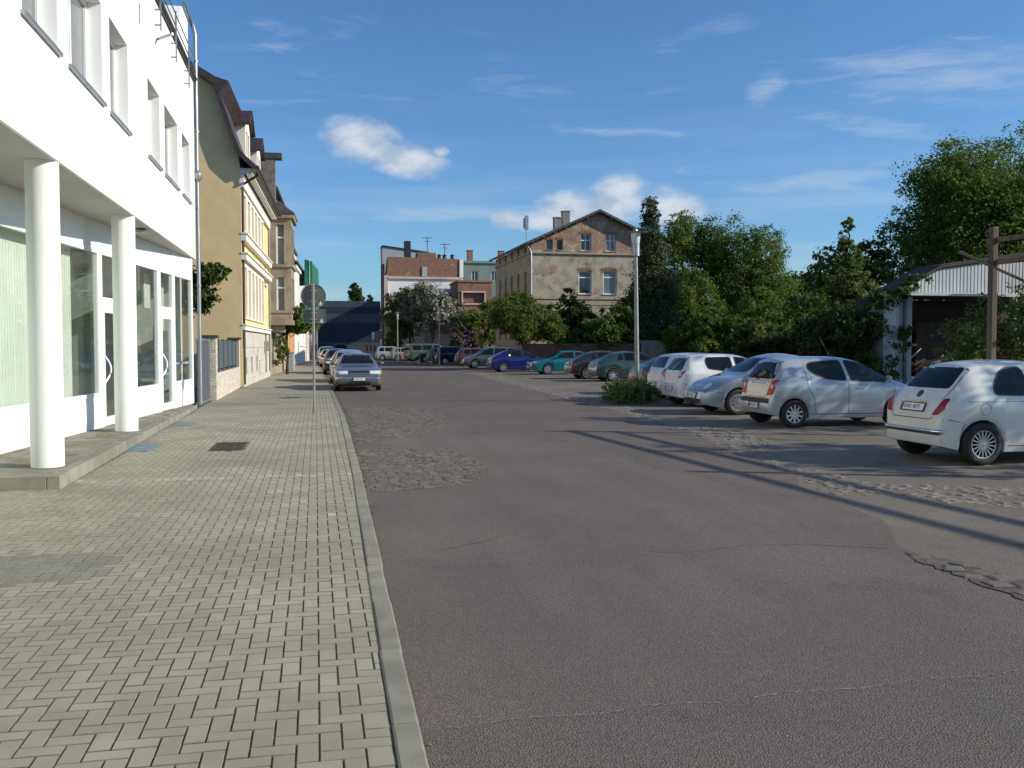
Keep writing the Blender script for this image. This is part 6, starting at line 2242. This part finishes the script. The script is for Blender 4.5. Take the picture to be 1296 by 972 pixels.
# shrubs behind the cars
SG = 'shrubs behind the parked cars'
plant('shrub', 'dense dark green rounded tree in front of the villa corner', 'shrub', (14.0, 62.0, 0), lumps(8, (0, 0, 3.3), (2.1, 2.0, 1.9), 12, .42) + [(1.6, 0, 2.8, 1.2, 1.2, 1.1)], 24000, .09, 'leaf_mid', SG, (.16, 2.8), 19, limbs=8)
plant('shrub', 'dark ivy mound below the villa windows', 'shrub', (18.2, 64, 0), lumps(9, (0, 0, 3.2), (1.7, 1.6, 2.2), 9, .45), 9000, .12, 'leaf_dark', SG, (.14, 2.5), 20)
plant('shrub', 'light green spreading shrub between the ivy mound and the evergreen column', 'shrub', (19.9, 61, 0), lumps(10, (0, 0, 2.6), (2.2, 1.8, 1.8), 11, .42), 11000, .11, 'leaf_bright', SG, (.12, 2), 21)
plant('shrub', 'bright green bush at the foot of the evergreen column', 'shrub', (24.6, 57.0, 0), lumps(11, (0, 0, 1.7), (2.0, 1.8, 1.7), 11, .42), 10000, .10, 'leaf_bright', SG, None, 22, limbs=0)
plant('shrub', 'low yellow green shrub beside the dense rounded tree', 'shrub', (16.6, 61.2, 0), lumps(12, (0, 0, 1.9), (1.3, 1.2, 1.3), 7, .42), 5000, .10, 'leaf_bright', SG, None, 23, limbs=0)
hed = [(27.2, 52.5, 2.3, 2.4, 2.6), (30.2, 51, 2.1, 2.3, 2.3), (24.6, 50.5, 1.5, 1.8, 1.6), (27.6, 46, 1.7, 1.9, 1.7), (22.4, 43.5, 1.3, 1.6, 1.3), (24.6, 41.5, 1.6, 1.7, 1.5), (20.9, 39.0, 1.0, 1.3, 1.0), (20.6, 35.0, 1.7, 1.7, 1.8), (19.0, 37.5, 1.3, 1.5, 1.4), (25.8, 56, 2.0, 2.0, 2.2), (21.3, 46.5, 1.5, 1.8, 1.6)]
for k, (x, y, z, rx, rz_) in enumerate(hed):
    lb = ['tall shady bush under the sky gap', 'dark bush close to the low dark tree', 'rounded green bush in the shade before the tall shady bush', 'dark bush at the foot of the young tree', 'low dark bush beyond the dark green hatchback', 'shady bush left of the tin shed', 'lowest dark bush behind the silver small car', 'dark bush against the left end of the tin shed', 'dark bush next to the shed bush', 'tall dark bush right of the evergreen column', 'low shady bush behind the white small cars'][k]
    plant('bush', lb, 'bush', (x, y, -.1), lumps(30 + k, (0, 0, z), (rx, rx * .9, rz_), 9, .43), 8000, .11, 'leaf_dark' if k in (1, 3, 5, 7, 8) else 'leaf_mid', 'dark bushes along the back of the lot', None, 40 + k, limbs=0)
plant('ivy', 'dark ivy climbing over the left end of the tin shed', 'ivy', (22.0, 32.6, 0), [(-.2, .2, 3.5, .6, .8, .35), (.5, .3, 3.8, .5, .8, .3), (1.2, .3, 4.15, .5, .8, .28), (-.7, .2, 2.9, .7, .8, .6), (-1.6, .6, 2.4, .9, .9, .8), (-.4, .6, 1.2, .9, .9, 1.4), (-.7, 1.6, 2.2, .8, 1, 1.3), (.4, -.1, 2.2, .45, .25, .9), (-1.4, 1.8, 1.2, 1.1, 1.1, 1.3)], 7000, .09, 'leaf_dark', None, None, 51, limbs=0)
plant('shrub', 'light leafy shrub in front of the shed beside the timber post', 'shrub', (17.9, 21.5, 0), lumps(13, (0, 0, 1.5), (1.6, 1.4, 1.6), 12, .42) + [(-1.5, -.3, .9, .6, .6, 1.0)], 9000, .065, 'leaf_yellow', None, (.05, 1.6), 24, limbs=9)
# out of frame on the right: the trees whose dappled shade falls on the parked cars
plant('broadleaf_tree', 'tree beside the lot that shades the cream white car', 'tree', (16.8, 9.9, 0), lumps(14, (0, 0, 4.0), (1.9, 2.0, 1.6), 12, .36), 3000, .085, 'leaf_mid', TG, (.10, 3.4), 25, limbs=14, spread=.16)
plant('broadleaf_tree', 'tree beside the lot that shades the silver small car', 'tree', (17.8, 15.8, 0), lumps(15, (0, 0, 4.0), (2.1, 2.1, 1.7), 12, .36), 3600, .085, 'leaf_mid', TG, (.10, 3.4), 26, limbs=14, spread=.16)
plant('broadleaf_tree', 'taller tree at the back of the lot beyond the timber frame', 'tree', (25.5, 21.5, 0), lumps(16, (0, 0, 6.4), (2.6, 2.6, 2.6), 10, .38), 7000, .15, 'leaf_mid', TG, (.18, 5), 28, limbs=12, spread=.2)
plant('broadleaf_tree', 'tree on the right that shades the tin shed', 'tree', (33.5, 27.0, 0), lumps(44, (0, 0, 5.4), (3.0, 3.0, 3.4), 10, .42), 14000, .15, 'leaf_mid', TG, (.2, 5), 88, limbs=10)
# left side
plant('street_tree', 'small bushy tree on the pavement beyond the yellow house', 'tree', (-1.6, 54.2, 0), lumps(17, (0, 0, 2.9), (1.0, 1.3, 1.0), 9, .45) + [(.8, 1.5, 2.9, .9, 1.2, .6), (-.3, -.6, 1.2, .35, .5, 1.0)], 8000, .09, 'leaf_mid', None, (.09, 2.6), 29)
plant('garden_tree', 'overhanging leafy branch above the garden gate', 'tree', (-4.6, 31.5, 0), [(.2, 0, 3.4, 1.0, 1.2, .8), (1.1, -.3, 3.9, .75, .6, .35), (1.45, -.5, 4.05, .5, .4, .2), (.9, 0, 3.2, .6, .6, .5)], 5000, .085, 'leaf_dark', None, (.09, 3.0), 31, limbs=7)
# blossoming trees in front of the brick gable
BG = 'trees in front of the brick gable building'
plant('blossom_tree', 'tree with white blossom in front of the brick gable building', 'tree', (13.0, 105.5, 0), lumps(18, (0, 0, 5.0), (3.5, 2.6, 3.6), 14, .42), 20000, .12, 'leaf_grey', BG, (.2, 4), 32, extra=[('blossom', lumps(18, (1.0, -.3, 4.2), (3.1, 2.5, 3.6), 11, .42), 6500, .10, 'blossom')])
plant('broadleaf_tree', 'green tree with brownish lower crown left of the white blossom', 'tree', (10.5, 107, 0), lumps(19, (0, 0, 4.7), (2.2, 1.8, 3.8), 11, .42), 15000, .12, 'leaf_mid', BG, (.18, 4), 33)
plant('broadleaf_tree', 'greyish tree standing against the white wall of the brick gable building', 'tree', (9.2, 110, 0), lumps(20, (0, 0, 5.7), (1.7, 1.7, 2.5), 8, .42), 6000, .15, 'leaf_grey', BG, (.15, 4.4), 34)
plant('shrub', 'small bright green shrub below the greyish tree', 'shrub', (9.0, 107.2, 0), lumps(21, (0, 0, 2.6), (1.2, 1.1, 2.3), 7, .42), 4500, .12, 'leaf_bright', BG, None, 35, limbs=0)
plant('lilac_shrub', 'purple flowering lilac below the white blossom', 'shrub', (15.9, 102, 0), lumps(22, (0, 0, 2.2), (1.7, 1.5, 1.8), 8, .42), 4500, .12, 'leaf_dark', BG, None, 36, limbs=0, extra=[('blossom', lumps(22, (0, -.2, 2.3), (1.75, 1.5, 1.8), 8, .4), 2600, .11, 'lilac')])
plant('broadleaf_tree', 'light green tree right of the purple lilac', 'tree', (18.2, 103, 0), lumps(23, (0, 0, 3.4), (2.3, 1.9, 2.8), 10, .42), 14000, .12, 'leaf_bright', BG, (.15, 3), 37)
# skyline trees behind the dark block
for k, (x, h, w_) in enumerate(((-3.5, 12.6, .9), (-1.2, 12.4, 1.3), (5.6, 13.4, 1.1), (7.6, 11.2, .6))):
    plant('poplar_tree', ['thin poplar tip at the left above the dark block', 'bushy poplar tip above the dark block', 'tall poplar tip above the dark block', 'smallest poplar tip above the dark block'][k], 'tree', (x * 1.32, 176, 0),
          [(0, 0, h * .62, w_ * 1.3, w_, h * .25), (0, 0, h * .85, w_, w_, h * .14)], 2000, .3, 'leaf_dark', 'tree tips behind the dark block', (.2, 7), 60 + k, limbs=3)
# a far belt of trees closes the horizon right of the villa
C, Nn = crown_points([(40 + 9 * k, 150 + 12 * math.sin(k * 1.7), 3.6, 8, 4, 5.2 + 1.2 * math.sin(k * 2.3)) for k in range(22)], 30000, np.random.default_rng(77), 26, .6, .10)
V = leaf_quads(C, .5, np.random.default_rng(78), Nn)
tag(np_mesh('distant_wood', V, np.arange(len(V)).reshape(-1, 4), 'leaf_dark'), 'distant belt of dark trees along the horizon', 'wood', kind='stuff')

# planted bed around the lamp
BED = thing('planted_bed', 'low bed of leafy weeds around the foot of the street lamp', 'plant bed', (9.15, 26.1, -.058))
ORG[BED.name] = (0, 0, 0)
rg = np.random.default_rng(90)
C, Nn = crown_points([(-.35, -.4, .22, .55, .55, .36), (.1, .1, .26, .55, .7, .42), (.25, .9, .28, .5, .6, .42), (-.3, .6, .24, .45, .55, .38), (.45, .3, .2, .4, .6, .34)], 5200, rg, 14, .3, .14)
C = C[C[:, 2] > .0]
V = leaf_quads(C, .05, rg)
o = np_mesh('weeds', V, np.arange(len(V)).reshape(-1, 4), 'weed', BED)
tag(o, kind='stuff')
q = MB()
for k in range(60):
    x, y = random.uniform(-.6, .65), random.uniform(-.8, 1.3)
    h = random.uniform(.35, .85)
    q.tube([(x, y, 0), (x + random.uniform(-.1, .1), y + random.uniform(-.1, .1), h)], [.006, .002], 4)
tag(q.build('dry_stalks', 'dry_grass', BED), kind='stuff')
MB().lathe([(0, .0), (.95, .0), (.85, .05), (0, .09)], (0, .2, 0), 24).build('soil', 'ground', BED, smooth=True)
# weeds along the kerb gutter, the podium joint and at the foot of the fence
rg = np.random.default_rng(5)
pts = []
for k in range(220):
    y = rg.uniform(16, 40)
    pts.append((px_pave(y) + .16 + abs(rg.normal()) * .05, y, -.03))
for k in range(26):
    y = rg.uniform(2.5, 14)
    pts.append((px_pave(y) + .13 + abs(rg.normal()) * .012, y, -.045))
for k in range(90):
    pts.append((rg.uniform(-3.0, -2.94) + .08 * rg.random(), rg.uniform(28.8, 38), .01))
C = np.repeat(np.array(pts), 5, axis=0) + rg.normal(size=(len(pts) * 5, 3)) * np.array([.02, .03, .006])
V = leaf_quads(C, .009, rg)
tag(np_mesh('gutter_weeds', V, np.arange(len(V)).reshape(-1, 4), 'weed'), 'small weeds growing along the kerb and wall foot', 'weeds', kind='stuff')
# fallen leaves and grit on the podium
C = np.stack([rg.uniform(-4.2, -3.05, 160), rg.uniform(11.6, 24, 160), np.full(160, .151)], 1)
V = leaf_quads(C, .025, rg, np.tile([0, 0, 3.0], (160, 1)), 3)
tag(np_mesh('leaf_litter', V, np.arange(len(V)).reshape(-1, 4), 'dry_grass'), 'dry leaf litter on the shop podium', 'leaf litter', kind='stuff')

# ---------------------------------------------------------------- street furniture


def lamp_post(loc, h, label, name='street_lamp', lean=0.0):
    t = thing(name, label, 'street lamp', loc, 0, 'street lamps')
    ORG[t.name] = (0, 0, 0)
    MB().lathe([(.10, 0), (.10, .6), (.075, .62), (.052, h - .72)], (0, 0, 0), 16).build('pole', 'lamp_metal', t, smooth=True)
    MB().lathe([(.05, h - .73), (.115, h - .72), (.115, h - .37), (.09, h - .36)], (0, 0, 0), 18).build('gear_housing', 'zinc', t, smooth=True)
    MB().lathe([(.11, h - .36), (.145, h - .05), (.145, h - .03), (.02, h - .03)], (0, 0, 0), 18).build('lamp_glass', 'lamp_glass', t, smooth=True)
    MB().lathe([(.02, h - .05), (.38, h - .03), (.385, h - .02), (.06, h + .025), (.05, h + .07), (0, h + .10)], (0, 0, 0), 28).build('lamp_hood', 'zinc', t, smooth=True)
    t.rotation_euler = (0, lean, 0)
    return t


lamp_post((9.40, 26.5, -.05), 5.06, 'tall grey street lamp with flat disc hood rising from the weed bed', lean=R(-.9))
lamp_post((8.15, 95.5, -.05), 5.0, 'distant pale street lamp in front of the brick gable building')
lamp_post((10.5, 80.5, -.05), 5.0, 'far street lamp in front of the white blossom tree')
# traffic sign seen from behind
t = thing('traffic_sign', 'back of round and square traffic signs on a thin grey pole', 'traffic sign', (-.05, 22.97, 0))
ORG[t.name] = (0, 0, 0)
MB().tube([(0, 0, -.03), (0, 0, 3.12)], .030, 14).build('pole', 'lamp_metal', t, smooth=True)
q = MB().lathe([(0, .05), (.285, .05), (.285, .066), (0, .066)], (0, 0, 2.82), 36, 'y')
q.build('round_plate', 'sign_back', t)
q = MB().lathe([(.285, .042), (.302, .042), (.302, .07), (.285, .07), (.285, .042)], (0, 0, 2.82), 36, 'y')
q.build('plate_rim', 'lamp_metal', t, smooth=True)
MB().box(-.255, .275, .05, .066, 2.19, 2.49).build('square_plate', 'sign_back', t)
q = MB().box(-.265, .285, .042, .07, 2.49, 2.502).box(-.265, .285, .042, .07, 2.178, 2.19).box(-.265, -.255, .042, .07, 2.19, 2.49).box(.275, .285, .042, .07, 2.19, 2.49)
q.build('plate_rim', 'lamp_metal', t)
for z in (2.95, 2.70, 2.42, 2.26):
    MB().lathe([(.030, z - .012), (.042, z - .012), (.042, z + .012), (.030, z + .012)], (0, 0, 0), 12).box(-.08, .08, .03, .052, z - .014, z + .014).build('clamp', 'zinc', t)
for x, z in ((.17, 2.66), (.19, 2.24)):
    q = MB()
    q.add([(x - .04, .047, z - .03), (x + .04, .047, z - .03), (x, .047, z + .05)], [(0, 1, 2)])
    q.box(x - .045, x + .05, .046, .049, z - .055, z - .038)
    q.build('sticker', 'sticker', t)
# small things at the far end
t = thing('roadworks_board', 'red and white roadworks board on the road before the dark block', 'sign board', (6.9, 121, -.05))
ORG[t.name] = (0, 0, 0)
for k in range(5):
    MB().box(-.6 + k * .24, -.36 + k * .24, -.03, 0, .95, 1.7).build('stripe_panel', 'red_sign' if k % 2 == 0 else 'pinkish_render', t)
MB().box(-.5, -.44, 0, .05, 0, 1.65).box(.44, .5, 0, .05, 0, 1.65).box(-.5, .5, .0, .05, .0, .12).build('leg', 'iron', t)
t = thing('warning_beacon', 'white upright marker post on the roadside before the dark block', 'marker post', (7.1, 119.5, -.05))
ORG[t.name] = (0, 0, 0)
MB().tube([(0, 0, 0), (0, 0, 2.4)], .04, 8).build('pole', 'zinc', t)
MB().obox((0, -.03, 2.9), .32, .04, .95).build('plate', 'plate_white', t)
t = thing('utility_cabinet', 'grey utility cabinet on the pavement before the stone fronted house', 'cabinet', (-1.6, 62.5, 0))
ORG[t.name] = (0, 0, 0)
MB().box(-.2, .2, -.55, .55, 0, 1.15).build('cabinet', 'grey_render', t, bevel=.02)
MB().box(-.23, .23, -.58, .58, 1.15, 1.2).build('lid', 'grey_alu', t)
for s_ in (-1, 1):
    MB().box(-.16 + .18 * (s_ > 0), .0 + .16 * (s_ > 0), -.565, -.551, .1, 1.08).build('cabinet_door', 'grey_render', t)
